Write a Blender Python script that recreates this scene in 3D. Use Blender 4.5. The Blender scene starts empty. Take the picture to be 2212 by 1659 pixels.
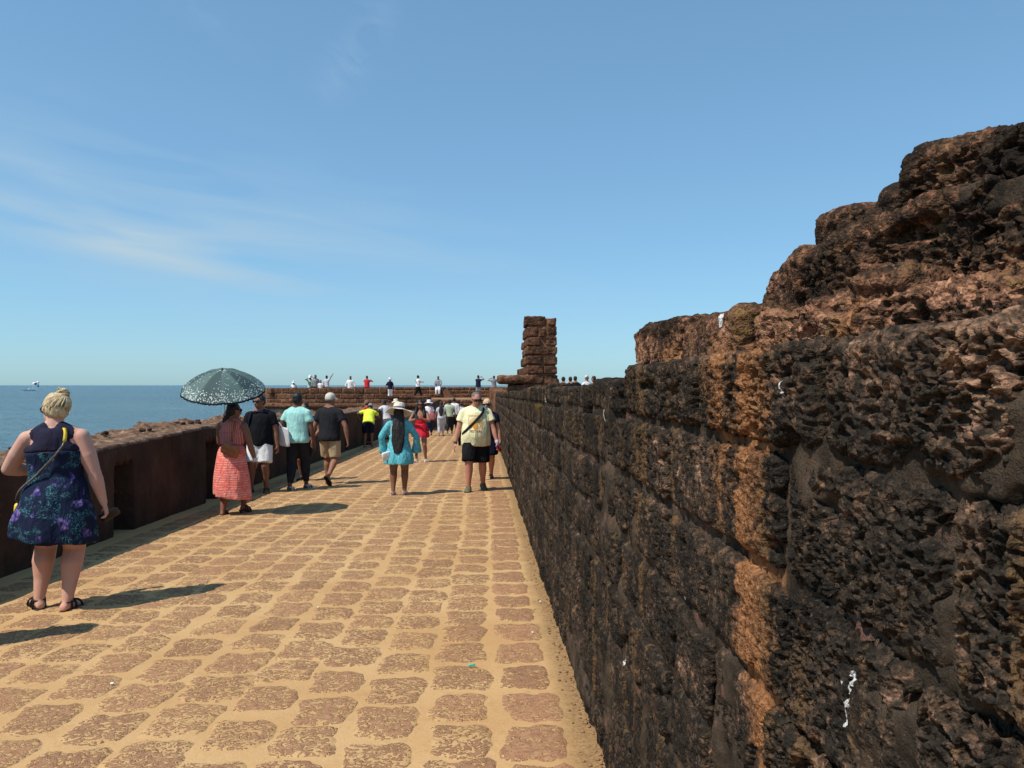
import bpy, math, random
import numpy as np
from mathutils import Vector, Matrix

rnd = random.Random(7)
scene = bpy.context.scene
COL = scene.collection
R = math.radians

# ---------------------------------------------------------------- camera
EYE = 1.575
cam_d = bpy.data.cameras.new('camera')
cam = bpy.data.objects.new('camera', cam_d)
COL.objects.link(cam)
cam.location = (0, 0, EYE)
cam.rotation_euler = (R(90.086), 0, R(-2.1))
cam_d.sensor_width = 36
cam_d.lens = 36 * 1670 / 2212
cam_d.clip_start = 0.05
cam_d.clip_end = 90000
scene.camera = cam

# ---------------------------------------------------------------- sky, sun, exposure
SUN_EL = 55.0
SUN_H = Vector((-0.84, -0.545)).normalized()          # horizontal direction towards the sun
sun_dir = Vector((SUN_H.x * math.cos(R(SUN_EL)), SUN_H.y * math.cos(R(SUN_EL)), math.sin(R(SUN_EL))))
sun_d = bpy.data.lights.new('sun', 'SUN')
sun_d.energy = 4.8
sun_d.angle = R(0.53)
sun_d.color = (1.0, 0.94, 0.85)
sun = bpy.data.objects.new('sun', sun_d)
COL.objects.link(sun)
sun.rotation_euler = (-sun_dir).to_track_quat('-Z', 'Y').to_euler()
sun.location = (0, 0, 40)

world = bpy.data.worlds.new('World')
scene.world = world
world.use_nodes = True
wt = world.node_tree
wt.nodes.clear()
wout = wt.nodes.new('ShaderNodeOutputWorld')
wbg = wt.nodes.new('ShaderNodeBackground')
wbg.inputs['Strength'].default_value = 0.118
sky = wt.nodes.new('ShaderNodeTexSky')
sky.sky_type = 'NISHITA'
sky.sun_disc = False
sky.sun_elevation = R(SUN_EL)
sky.sun_rotation = math.atan2(SUN_H.x, SUN_H.y)
sky.altitude = 0
sky.air_density = 0.92
sky.dust_density = 0.5
sky.ozone_density = 4.0


def wn(t, **kw):
    n = wt.nodes.new('ShaderNode' + t)
    for k, v in kw.items():
        setattr(n, k, v)
    return n


def wmath(op, a, b=None, clamp=False):
    n = wn('Math', operation=op, use_clamp=clamp)
    for i, s in enumerate((a, b)):
        if s is None:
            continue
        if isinstance(s, (int, float)):
            n.inputs[i].default_value = s
        else:
            wt.links.new(s, n.inputs[i])
    return n.outputs[0]


# thin cirrus: streaked noise over azimuth / elevation, with a few banks of it
wco = wn('TexCoord')
wsep = wn('SeparateXYZ')
wt.links.new(wco.outputs['Generated'], wsep.inputs[0])
az = wmath('ARCTAN2', wsep.outputs[0], wsep.outputs[1])
el = wmath('ARCSINE', wsep.outputs[2])


def streak(sx, sy, shear, detail, rough, dist, off):
    c = wn('CombineXYZ')
    wt.links.new(wmath('ADD', wmath('MULTIPLY', az, sx), off), c.inputs[0])
    wt.links.new(wmath('MULTIPLY', wmath('ADD', el, wmath('MULTIPLY', az, shear)), sy), c.inputs[1])
    n = wn('TexNoise')
    n.inputs['Scale'].default_value = 1
    n.inputs['Detail'].default_value = detail
    n.inputs['Roughness'].default_value = rough
    n.inputs['Distortion'].default_value = dist
    wt.links.new(c.outputs[0], n.inputs['Vector'])
    return n.outputs[0]


def bank(a0, e0, wa, we, tilt):
    da = wmath('SUBTRACT', az, a0)
    de = wmath('SUBTRACT', wmath('SUBTRACT', el, e0), wmath('MULTIPLY', da, tilt))
    q = wmath('ADD', wmath('POWER', wmath('ABSOLUTE', wmath('DIVIDE', da, wa)), 2.0),
              wmath('POWER', wmath('ABSOLUTE', wmath('DIVIDE', de, we)), 2.0))
    return wmath('POWER', 2.718, wmath('MULTIPLY', q, -1.0))


s1 = streak(4, 30, 0.10, 3, 0.45, 0.5, 3.1)
s2 = streak(14, 26, 0.3, 6, 0.6, 0.8, 11.7)
base_cl = wmath('SUBTRACT', wmath('MULTIPLY', s1, 1.9), 0.62, True)
b1 = wmath('MULTIPLY', bank(-0.44, 0.205, 0.30, 0.075, -0.12), 0.85)
b2 = wmath('MULTIPLY', bank(-0.40, 0.160, 0.13, 0.022, -0.16), 1.15)
b3 = wmath('MULTIPLY', bank(-0.20, 0.165, 0.20, 0.055, 0.0), 0.33)
b4 = wmath('MULTIPLY', bank(1.9, 0.35, 0.9, 0.12, 0.1), 0.6)
b5 = wmath('MULTIPLY', bank(-2.2, 0.3, 0.7, 0.12, -0.1), 0.6)
banks = wmath('ADD', wmath('ADD', b1, b2), wmath('ADD', b3, wmath('ADD', b4, b5)))
tuft_n = wmath('MULTIPLY', wmath('SUBTRACT', s2, 0.42, True), 3.0)
t1 = wmath('MULTIPLY', bank(-0.165, 0.40, 0.045, 0.035, 0.9), 0.35)
t2 = wmath('MULTIPLY', bank(-0.355, 0.43, 0.05, 0.02, -0.5), 0.2)
t3 = wmath('MULTIPLY', bank(0.9, 0.55, 0.2, 0.1, 0.4), 0.3)
tufts = wmath('MULTIPLY', wmath('ADD', t1, wmath('ADD', t2, t3)), tuft_n)
cloud = wmath('MULTIPLY', wmath('ADD', wmath('MULTIPLY', base_cl, banks), tufts), 0.85, True)
wmix = wn('Mix', data_type='RGBA')
wt.links.new(cloud, wmix.inputs['Factor'])
# even out the sky's contrast and match the photograph's white balance
wgam = wn('Gamma')
wgam.inputs['Gamma'].default_value = 0.57
wt.links.new(sky.outputs[0], wgam.inputs['Color'])
wtint = wn('Mix', data_type='RGBA', blend_type='MULTIPLY')
wtint.inputs['Factor'].default_value = 1.0
wtint.inputs[7].default_value = (1.45, 2.16, 2.56, 1)
wt.links.new(wgam.outputs[0], wtint.inputs[6])
wt.links.new(wtint.outputs[2], wmix.inputs[6])
wmix.inputs[7].default_value = (4.0, 5.3, 6.2, 1)
wt.links.new(wmix.outputs[2], wbg.inputs['Color'])
wt.links.new(wbg.outputs[0], wout.inputs['Surface'])

scene.view_settings.view_transform = 'Standard'
scene.view_settings.look = 'None'
scene.view_settings.exposure = 0.0
scene.view_settings.gamma = 1.0
scene.view_settings.use_curve_mapping = False
scene.cycles.max_bounces = 4
scene.cycles.diffuse_bounces = 2
scene.cycles.glossy_bounces = 2
scene.cycles.use_denoising = True

# ================================================================= numpy noise


def _corners(P, freq, seed):
    """smooth weights and 32-bit hashes of the eight lattice corners round each point"""
    Q = P * freq
    I = np.floor(Q)
    F = (Q - I).astype(np.float32)
    F = F * F * (3 - 2 * F)
    I = I.astype(np.int64)
    hx = (I[:, 0] * 374761393 + seed * 974634777, (I[:, 0] + 1) * 374761393 + seed * 974634777)
    hy = (I[:, 1] * 668265263, (I[:, 1] + 1) * 668265263)
    hz_ = (I[:, 2] * 1440662683, (I[:, 2] + 1) * 1440662683)
    G = 1 - F
    for dx in (0, 1):
        for dy in (0, 1):
            wxy = (F[:, 0] if dx else G[:, 0]) * (F[:, 1] if dy else G[:, 1])
            hxy = hx[dx] + hy[dy]
            for dz in (0, 1):
                h = (hxy + hz_[dz]) & 0xFFFFFFFF
                h = ((h ^ (h >> 13)) * 1274126177) & 0xFFFFFFFF
                h = ((h ^ (h >> 16)) * 2246822519) & 0xFFFFFFFF
                yield wxy * (F[:, 2] if dz else G[:, 2]), h ^ (h >> 13)


def vnoise(P, freq, seed=0):
    r = 0
    for w, h in _corners(P, freq, seed):
        r = r + w * (h & 0xFFFFFF).astype(np.float32)
    return r * np.float32(2.0 / 0x1000000) - 1


def vnoise3(P, freq, seed=0):
    """three independent value noises from one set of hashes"""
    a = b_ = c_ = 0
    for w, h in _corners(P, freq, seed):
        a = a + w * (h & 1023).astype(np.float32)
        b_ = b_ + w * ((h >> 10) & 1023).astype(np.float32)
        c_ = c_ + w * ((h >> 20) & 1023).astype(np.float32)
    return np.stack([a, b_, c_], 1) * np.float32(2.0 / 1023) - 1


def fbm(P, freq, octaves=3, seed=0, gain=0.5):
    a, t, r = 1.0, 0.0, 0
    f = np.asarray(freq, dtype=np.float64)
    for o in range(octaves):
        r = r + a * vnoise(P, f, seed + o * 17)
        t += a
        a *= gain
        f = f * 2.03
    return r / t


def worley(P, freq, seed=0):
    """two nearest feature points among the eight cells around each point"""
    Q = P * freq
    I = np.floor(Q - 0.5).astype(np.int64)
    F = (Q - I).astype(np.float32)
    f1 = np.full(len(P), 9.0, np.float32)
    f2 = np.full(len(P), 9.0, np.float32)
    cid = np.zeros(len(P), np.float32)
    k = np.float32(0.86 / 1023.0)
    for dx in (0, 1):
        for dy in (0, 1):
            for dz in (0, 1):
                h = ((I[:, 0] + dx) * 374761393 + (I[:, 1] + dy) * 668265263 + (I[:, 2] + dz) * 1440662683 + seed * 974634777) & 0xFFFFFFFF
                h = ((h ^ (h >> 13)) * 1274126177) & 0xFFFFFFFF
                h = ((h ^ (h >> 16)) * 2246822519) & 0xFFFFFFFF
                h = h ^ (h >> 15)
                hx = (h & 1023).astype(np.float32) * k
                d = (dx + 0.07 + hx - F[:, 0]) ** 2 + (dy + 0.07 + ((h >> 10) & 1023).astype(np.float32) * k - F[:, 1]) ** 2 \
                    + (dz + 0.07 + ((h >> 20) & 1023).astype(np.float32) * k - F[:, 2]) ** 2
                near = d < f1
                f2 = np.where(near, f1, np.minimum(f2, d))
                cid = np.where(near, hx, cid)
                f1 = np.where(near, d, f1)
    return np.sqrt(f1), np.sqrt(f2), cid


def sstep(a, b, x):
    t = np.clip((x - a) / (b - a), 0, 1)
    return t * t * (3 - 2 * t)


# ================================================================= mesh helpers


def mesh_np(name, V, quads=None, tris=None, smooth=True):
    me = bpy.data.meshes.new(name)
    V = np.ascontiguousarray(V, dtype=np.float32)
    me.vertices.add(len(V))
    me.vertices.foreach_set('co', V.ravel())
    nq = 0 if quads is None else len(quads)
    nt = 0 if tris is None else len(tris)
    li, st, tot = [], [], []
    if nq:
        li.append(np.asarray(quads, np.int32).ravel())
        st.append(np.arange(nq, dtype=np.int32) * 4)
        tot.append(np.full(nq, 4, np.int32))
    if nt:
        li.append(np.asarray(tris, np.int32).ravel())
        st.append(np.arange(nt, dtype=np.int32) * 3 + nq * 4)
        tot.append(np.full(nt, 3, np.int32))
    li = np.concatenate(li)
    me.loops.add(len(li))
    me.loops.foreach_set('vertex_index', li)
    me.polygons.add(nq + nt)
    me.polygons.foreach_set('loop_start', np.concatenate(st))
    me.polygons.foreach_set('loop_total', np.concatenate(tot))
    me.polygons.foreach_set('use_smooth', np.full(nq + nt, smooth))
    me.update(calc_edges=True)
    return me


def set_attr(me, name, arr):
    a = me.attributes.new(name, 'FLOAT_COLOR', 'POINT')
    A = np.ones((len(me.vertices), 4), np.float32)
    A[:, :arr.shape[1]] = arr
    a.data.foreach_set('color', A.ravel())


def link(name, data, mat=None, parent=None):
    o = bpy.data.objects.new(name, data)
    COL.objects.link(o)
    if mat is not None and data is not None and len(data.materials) == 0:
        data.materials.append(mat)
    if parent is not None:
        o.parent = parent
    return o


def tag(o, label=None, cat=None, group=None, kind=None):
    if label:
        o['label'] = label
    if cat:
        o['category'] = cat
    if group:
        o['group'] = group
    if kind:
        o['kind'] = kind
    return o


def empty(name, loc=(0, 0, 0), rz=0.0):
    o = bpy.data.objects.new(name, None)
    COL.objects.link(o)
    o.location = loc
    o.rotation_euler = (0, 0, rz)
    o.empty_display_size = 0.1
    return o


def grid_quads(nu, nv, off=0):
    i = np.arange(nu - 1)[:, None] * nv + np.arange(nv - 1)[None, :]
    i = i.ravel() + off
    return np.stack([i, i + nv, i + nv + 1, i + 1], 1)


# ================================================================= materials


class MB:
    """small node-material builder"""

    def __init__(self, name, rough=0.9, spec=0.2):
        self.m = bpy.data.materials.new(name)
        self.m.use_nodes = True
        self.t = self.m.node_tree
        self.b = self.t.nodes['Principled BSDF']
        self.b.inputs['Roughness'].default_value = rough
        self.b.inputs['Specular IOR Level'].default_value = spec

    def n(self, t, **kw):
        x = self.t.nodes.new('ShaderNode' + t)
        for k, v in kw.items():
            setattr(x, k, v)
        return x

    def put(self, sock, v):
        if v is None:
            return
        if isinstance(v, (int, float)):
            sock.default_value = v
        elif isinstance(v, (tuple, list)):
            sock.default_value = tuple(v) + ((1,) if len(v) == 3 and sock.type == 'RGBA' else ())
        else:
            self.t.links.new(v, sock)

    def math(self, op, a, b=None, c=None, clamp=False):
        x = self.n('Math', operation=op, use_clamp=clamp)
        for i, s in enumerate((a, b, c)):
            self.put(x.inputs[i], s)
        return x.outputs[0]

    def coord(self, kind='Object', scale=(1, 1, 1), rot=(0, 0, 0), loc=(0, 0, 0)):
        if kind == 'World':
            src = self.n('NewGeometry').outputs['Position']
        else:
            src = self.n('TexCoord').outputs[kind]
        mp = self.n('Mapping')
        mp.inputs['Scale'].default_value = scale
        mp.inputs['Rotation'].default_value = rot
        mp.inputs['Location'].default_value = loc
        self.put(mp.inputs['Vector'], src)
        return mp.outputs[0]

    def noise(self, vec, scale, detail=4, rough=0.55, dist=0.0):
        x = self.n('TexNoise')
        self.put(x.inputs['Vector'], vec)
        x.inputs['Scale'].default_value = scale
        x.inputs['Detail'].default_value = detail
        x.inputs['Roughness'].default_value = rough
        x.inputs['Distortion'].default_value = dist
        return x.outputs[0]

    def vor(self, vec, scale, feature='F1', rand=1.0):
        x = self.n('TexVoronoi', feature=feature)
        self.put(x.inputs['Vector'], vec)
        x.inputs['Scale'].default_value = scale
        x.inputs['Randomness'].default_value = rand
        return x

    def ramp(self, fac, stops, interp='LINEAR'):
        x = self.n('ValToRGB')
        x.color_ramp.interpolation = interp
        e = x.color_ramp.elements
        while len(e) < len(stops):
            e.new(0.5)
        for i, (p, c) in enumerate(stops):
            e[i].position = p
            e[i].color = tuple(c) + (1,) if len(c) == 3 else c
        self.put(x.inputs[0], fac)
        return x.outputs[0]

    def step(self, v, a, b):
        x = self.n('MapRange', interpolation_type='SMOOTHSTEP')
        self.put(x.inputs[0], v)
        x.inputs[1].default_value = a
        x.inputs[2].default_value = b
        return x.outputs[0]

    def mix(self, f, a, b, mode='MIX'):
        x = self.n('Mix', data_type='RGBA', blend_type=mode)
        self.put(x.inputs['Factor'], f)
        self.put(x.inputs[6], a)
        self.put(x.inputs[7], b)
        return x.outputs[2]

    def attr(self, name):
        x = self.n('Attribute', attribute_name=name)
        s = self.n('SeparateColor')
        self.put(s.inputs[0], x.outputs['Color'])
        return s.outputs[0], s.outputs[1], s.outputs[2], x.outputs['Alpha']

    def color(self, c):
        self.put(self.b.inputs['Base Color'], c)
        return self

    def bump(self, h, strength=0.5, dist=0.01):
        x = self.n('Bump')
        x.inputs['Strength'].default_value = strength
        x.inputs['Distance'].default_value = dist
        self.put(x.inputs['Height'], h)
        self.t.links.new(x.outputs[0], self.b.inputs['Normal'])
        return self


_plain = {}


def plain(name, c, rough=0.85, spec=0.25, var=0.12, scale=30):
    """matte material with slight mottling"""
    if name in _plain:
        return _plain[name]
    b = MB(name, rough, spec)
    n = b.noise(b.coord('Object'), scale, 3)
    d = tuple(x * (1 - var) for x in c)
    l = tuple(min(1, x * (1 + var)) for x in c)
    b.color(b.ramp(n, [(0.3, d), (0.7, l)]))
    _plain[name] = b.m
    return b.m


def cloth(name, c, pattern=None):
    """woven cloth: weave noise, soft folds in the bump, and a coloured pattern if given"""
    if name in _plain:
        return _plain[name]
    b = MB(name, 0.9, 0.12)
    co = b.coord('Object')
    n = b.noise(co, 9, 4, 0.6)
    base = b.mix(b.step(n, 0.3, 0.7), tuple(x * 0.86 for x in c), tuple(min(1, x * 1.08) for x in c))
    if pattern:
        base = pattern(b, co, base)
    b.color(base)
    f = b.noise(b.coord('Object', (1, 1, 0.4)), 12, 3, 0.5, 0.8)
    b.bump(f, 0.9, 0.03)
    _plain[name] = b.m
    return b.m


# ---- sand bed of the walkway
b = MB('sand', 0.95, 0.1)
co = b.coord('World')
n1 = b.noise(co, 1.1, 5, 0.6)
n2 = b.noise(co, 90, 3, 0.6)
n3 = b.noise(co, 14, 5, 0.65)
c = b.mix(b.step(n1, 0.3, 0.7), (0.470, 0.277, 0.122), (0.550, 0.350, 0.166))
c = b.mix(b.math('MULTIPLY', b.step(n2, 0.55, 0.8), 0.5), c, (0.27, 0.145, 0.06))
c = b.mix(b.math('MULTIPLY', b.step(n3, 0.52, 0.75), 0.45), c, (0.345, 0.19, 0.078))
sx = b.n('SeparateXYZ')
b.put(sx.inputs[0], b.n('NewGeometry').outputs['Position'])
# dirt and grit gathered along the foot of the right wall
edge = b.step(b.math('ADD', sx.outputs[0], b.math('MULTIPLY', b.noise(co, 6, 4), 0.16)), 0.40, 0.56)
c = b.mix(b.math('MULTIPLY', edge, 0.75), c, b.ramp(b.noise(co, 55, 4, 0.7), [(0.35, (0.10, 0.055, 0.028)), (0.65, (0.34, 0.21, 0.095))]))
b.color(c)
b.bump(b.math('ADD', n2, b.math('MULTIPLY', n3, 2.5)), 0.35, 0.006)
M_SAND = b.m

# ---- worn laterite paving stones, pits filled with sand; attribute r = distance from the edge, g = how bare
b = MB('paving_laterite', 0.95, 0.1)
co = b.coord('World')
er, eg, eb, ea = b.attr('wear')
worm = b.noise(b.coord('World', (0.8, 0.95, 1), (0, 0, 0.5)), 31, 2.6, 0.5, 1.9)
fine = b.noise(co, 120, 3, 0.6)
big = b.noise(co, 6.5, 3, 0.6)
thr = b.math('ADD', b.math('MULTIPLY', er, 0.13), b.math('ADD', b.math('MULTIPLY', eg, 0.12), b.math('MULTIPLY', b.math('SUBTRACT', big, 0.5), 0.34)))
bare = b.step(b.math('ADD', worm, thr), 0.645, 0.70)
stone = b.ramp(b.noise(co, 26, 4, 0.7), [(0.25, (0.205, 0.100, 0.056)), (0.5, (0.315, 0.168, 0.094)), (0.78, (0.42, 0.245, 0.142))])
stone = b.mix(b.math('MULTIPLY', b.step(fine, 0.5, 0.75), 0.5), stone, (0.13, 0.06, 0.035))
oi = b.n('ObjectInfo')
stone = b.mix(1.0, stone, b.ramp(oi.outputs['Random'], [(0.0, (0.94, 0.93, 0.92)), (0.5, (1.08, 1.07, 1.05)), (1.0, (1.24, 1.22, 1.18))]), 'MULTIPLY')
sandc = b.mix(b.step(b.noise(co, 1.1, 5, 0.6), 0.3, 0.7), (0.470, 0.277, 0.122), (0.550, 0.350, 0.166))
sandc = b.mix(b.math('MULTIPLY', b.step(b.noise(co, 90, 3), 0.55, 0.8), 0.45), sandc, (0.28, 0.15, 0.065))
b.color(b.mix(bare, sandc, stone))
b.bump(b.math('ADD', b.math('MULTIPLY', bare, 1.0), b.math('MULTIPLY', fine, 0.4)), 1.0, 0.009)
M_PAVE = b.m


# ---- dark weathered laterite of the big wall; attribute mask: r orange wash, g moss, b white droppings, a fresh/bare stone, raised too where a sunlit tone is painted
def laterite(name, dark, mid, red, pale, pale_bias=0.0, bumpd=0.004, fs=1.0):
    b = MB(name, 0.95, 0.06)
    co = b.coord('World')
    mr, mg, mb_, ma = b.attr('mask')
    n1 = b.noise(co, 5.5, 2, 0.6)
    n2 = b.noise(co, 46 * fs, 4, 0.68)
    n3 = b.noise(co, 115 * fs, 3, 0.65)
    f = b.math('ADD', b.math('MULTIPLY', n2, 0.62), b.math('MULTIPLY', n1, 0.38))
    f = b.math('ADD', f, b.math('MULTIPLY', b.math('SUBTRACT', ma, 0.5), 0.16))
    f = b.math('ADD', f, pale_bias)
    c = b.ramp(f, [(0.42, dark), (0.53, mid), (0.61, red), (0.70, pale)])
    # rain-washed vertical streaks of ochre dust
    sk = b.noise(b.coord('World', (1, 1, 0.10)), 11, 3, 0.6)
    c = b.mix(b.math('MULTIPLY', b.step(b.math('ADD', sk, b.math('MULTIPLY', b.math('SUBTRACT', n2, 0.5), 0.5)), 0.53, 0.72), 0.7), c, (0.16, 0.092, 0.042))
    # fine speckle: dust and pale grains
    c = b.mix(b.math('MULTIPLY', b.step(n3, 0.58, 0.76), 0.5), c, b.mix(0.5, pale, (0.13, 0.105, 0.075)))
    c = b.mix(b.math('MULTIPLY', b.step(n3, 0.46, 0.30), 0.6), c, tuple(x * 0.6 for x in dark))
    oc = b.ramp(n3, [(0.3, (0.115, 0.048, 0.022)), (0.5, (0.26, 0.115, 0.048)), (0.72, (0.42, 0.215, 0.10))])
    c = b.mix(b.step(b.math('ADD', mr, b.math('ADD', b.math('MULTIPLY', b.math('SUBTRACT', n2, 0.5), 1.3), b.math('MULTIPLY', b.math('SUBTRACT', n1, 0.5), 0.7))), 0.32, 1.05), c, oc)
    mc = b.ramp(n3, [(0.35, (0.045, 0.032, 0.008)), (0.6, (0.15, 0.095, 0.016)), (0.8, (0.26, 0.17, 0.035))])
    c = b.mix(b.math('MULTIPLY', b.step(b.math('ADD', mg, b.math('MULTIPLY', b.math('SUBTRACT', n2, 0.5), 1.1)), 0.4, 0.72), 0.9), c, mc)
    c = b.mix(b.step(b.math('ADD', mb_, b.math('MULTIPLY', b.math('SUBTRACT', n3, 0.5), 0.8)), 0.42, 0.62), c, (0.60, 0.59, 0.56))
    b.color(c)
    b.bump(b.math('ADD', n3, b.math('MULTIPLY', b.vor(co, 170 * fs).outputs['Distance'], 0.6)), 1.0, bumpd * 1.3)
    return b.m


M_LAT = laterite('weathered_laterite', (0.0145, 0.0127, 0.0108), (0.035, 0.0275, 0.0205), (0.098, 0.061, 0.040), (0.36, 0.205, 0.13))
M_LATTOP = laterite('broken_laterite', (0.0165, 0.013, 0.0105), (0.050, 0.031, 0.020), (0.165, 0.080, 0.046), (0.46, 0.235, 0.14), 0.028)  # redder and paler, so sunlit ledge highlights are put into the colour
M_LATRED = laterite('red_laterite', (0.055, 0.032, 0.022), (0.13, 0.062, 0.036), (0.205, 0.098, 0.055), (0.28, 0.15, 0.088), 0.02, 0.008, 0.35)

# ---- lime mortar, smooth, dirty
b = MB('old_mortar', 0.95, 0.05)
co = b.coord('World')
mr, mg, mb_, ma = b.attr('mask')
n1 = b.noise(co, 7, 5, 0.62)
n2 = b.noise(co, 60, 4, 0.65)
dr = b.noise(b.coord('World', (1, 1, 0.22)), 26, 4, 0.6)
c = b.ramp(n1, [(0.34, (0.025, 0.020, 0.016)), (0.47, (0.055, 0.042, 0.030)), (0.58, (0.095, 0.068, 0.047)), (0.67, (0.22, 0.105, 0.08))])
c = b.mix(b.math('MULTIPLY', b.step(dr, 0.52, 0.72), 0.5), c, (0.10, 0.063, 0.033))
c = b.mix(b.math('MULTIPLY', b.step(n2, 0.60, 0.78), 0.45), c, (0.16, 0.13, 0.095))
c = b.mix(b.math('MULTIPLY', b.step(n2, 0.42, 0.26), 0.6), c, (0.02, 0.016, 0.013))
c = b.mix(b.step(b.math('ADD', mr, b.math('MULTIPLY', b.math('SUBTRACT', dr, 0.5), 0.9)), 0.3, 0.75), c,
          b.ramp(n2, [(0.35, (0.19, 0.082, 0.034)), (0.65, (0.38, 0.185, 0.082))]))
c = b.mix(b.math('MULTIPLY', b.step(b.math('ADD', mg, b.math('MULTIPLY', b.math('SUBTRACT', n2, 0.5), 1.1)), 0.4, 0.72), 0.9), c, (0.15, 0.10, 0.022))
c = b.mix(b.step(b.math('ADD', mb_, b.math('MULTIPLY', b.math('SUBTRACT', n2, 0.5), 0.8)), 0.42, 0.62), c, (0.60, 0.59, 0.56))
b.color(c)
b.bump(b.math('ADD', n2, b.noise(co, 230, 3, 0.7)), 1.0, 0.006)
M_MORTAR = b.m

# ---- reddish mud mortar of the pillar and far walls
b = MB('red_mortar', 0.95, 0.1)
co = b.coord('World')
c = b.ramp(b.noise(co, 9, 5, 0.65), [(0.3, (0.11, 0.052, 0.03)), (0.55, (0.235, 0.115, 0.066)), (0.75, (0.33, 0.19, 0.12))])
b.color(c)
b.bump(b.noise(co, 60, 4), 0.6, 0.01)
M_REDMORTAR = b.m

# ---- plastered dark-red parapet on the sea side
b = MB('parapet_plaster', 0.95, 0.12)
co = b.coord('World')
n1 = b.noise(co, 1.6, 6, 0.65)
n2 = b.noise(co, 22, 5, 0.65)
st = b.noise(b.coord('World', (1, 1, 0.15)), 7, 4, 0.6)
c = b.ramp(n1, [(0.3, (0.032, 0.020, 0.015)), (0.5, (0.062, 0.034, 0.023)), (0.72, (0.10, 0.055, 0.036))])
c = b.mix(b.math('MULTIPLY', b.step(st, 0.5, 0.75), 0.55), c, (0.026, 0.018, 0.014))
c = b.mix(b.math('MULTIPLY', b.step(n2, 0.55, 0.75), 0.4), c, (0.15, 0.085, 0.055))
# the top is trodden and dusty
g = b.n('NewGeometry')
sn = b.n('SeparateXYZ')
b.put(sn.inputs[0], g.outputs['True Normal'])
mr, mg, mb_, ma = b.attr('mask')
tc = b.ramp(b.noise(co, 9, 6, 0.7), [(0.36, (0.05, 0.03, 0.022)), (0.52, (0.18, 0.105, 0.066)), (0.68, (0.34, 0.235, 0.15))])
tc = b.mix(b.math('MULTIPLY', b.step(n2, 0.5, 0.7), 0.5), tc, (0.16, 0.075, 0.05))
tc = b.mix(b.step(b.noise(co, 45, 2), 0.735, 0.77), tc, (0.7, 0.68, 0.64))
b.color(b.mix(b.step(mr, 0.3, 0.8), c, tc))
b.bump(b.math('ADD', n2, b.noise(co, 90, 4)), 0.7, 0.012)
M_PARAPET = b.m

# ---- sea
b = MB('sea_water', 0.22, 0.5)
co = b.coord('World', (1, 1, 1))
w1 = b.noise(b.coord('World', (0.35, 1.0, 1), (0, 0, R(12))), 0.16, 6, 0.62, 0.3)
w2 = b.noise(b.coord('World', (0.5, 1, 1), (0, 0, R(-20))), 0.75, 4, 0.6)
w3 = b.noise(b.coord('World', (0.12, 0.5, 1)), 0.012, 4, 0.55)
sc_ = b.mix(b.step(w3, 0.35, 0.65), (0.038, 0.110, 0.148), (0.058, 0.145, 0.180))
rip = b.noise(b.coord('World', (0.05, 0.35, 1), (0, 0, R(-6))), 0.35, 5, 0.65)
b.color(b.mix(b.math('MULTIPLY', b.step(rip, 0.54, 0.70), 0.55), sc_, (0.12, 0.22, 0.25)))
b.b.inputs['IOR'].default_value = 1.33
b.bump(b.math('ADD', b.math('MULTIPLY', w1, 1.0), b.math('MULTIPLY', w2, 0.35)), 1.0, 7.0)
M_SEA = b.m

# ---- generic earth / rock for hillside and terrace
b = MB('earth', 0.95, 0.1)
co = b.coord('World')
b.color(b.ramp(b.noise(co, 0.8, 7, 0.65), [(0.3, (0.13, 0.065, 0.035)), (0.5, (0.27, 0.15, 0.075)), (0.7, (0.38, 0.235, 0.12))]))
b.bump(b.noise(co, 6, 6), 0.6, 0.05)
M_EARTH = b.m

SLOPE = -0.02


def gz(y):
    return SLOPE * y


# ================================================================= sea, hillside, terrace
V = np.array([[-60000, -60000, -6.5], [60000, -60000, -6.5], [60000, 70000, -6.5], [-60000, 70000, -6.5]])
tag(link('sea', mesh_np('sea', V, [[0, 1, 2, 3]]), M_SEA), kind='structure')

xs = np.array([-40, -24, -16, -11, -8, -6, -5.2, -4.5, 0.0, 0.6, 1.4, 3, 8, 20, 60, 160.0])
hz = np.array([-9, -8, -6.9, -5.6, -4.0, -3.0, -2.6, -2.0, -2.0, -1.6, -1.3, -1.3, -1.4, -2, -4, -9.0])
ys = np.concatenate([np.arange(-30, 110, 4.0), [130, 170]])
XX, YY = np.meshgrid(xs, ys, indexing='ij')
ZZ = np.repeat(hz[:, None], len(ys), 1) - 0.02 * np.clip(YY, 0, 60)
far = sstep(75, 120, YY)
ZZ = ZZ * (1 - far) + (-9) * far
Vh = np.stack([XX.ravel(), YY.ravel(), ZZ.ravel()], 1)
Vh[:, 2] += 0.5 * fbm(Vh, 0.12, 3, 5) * (np.abs(Vh[:, 0] + 2) > 7)
tag(link('hillside', mesh_np('hillside', Vh, grid_quads(len(xs), len(ys))), M_EARTH), kind='structure')

# ================================================================= walkway of sand and worn laterite stones
gx = np.linspace(-4.5, 0.75, 64)
gy = np.concatenate([np.arange(-4, 1.5, 0.25), np.arange(1.5, 12, 0.045), np.arange(12, 54, 0.3)])
XX, YY = np.meshgrid(gx, gy, indexing='ij')
Vw = np.stack([XX.ravel(), YY.ravel(), gz(YY.ravel())], 1)
Vw[:, 2] += 0.004 * fbm(Vw, 3.0, 3, 3)
walkway = tag(link('walkway', mesh_np('walkway', Vw, grid_quads(len(gx), len(gy))), M_SAND), kind='structure')


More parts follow.
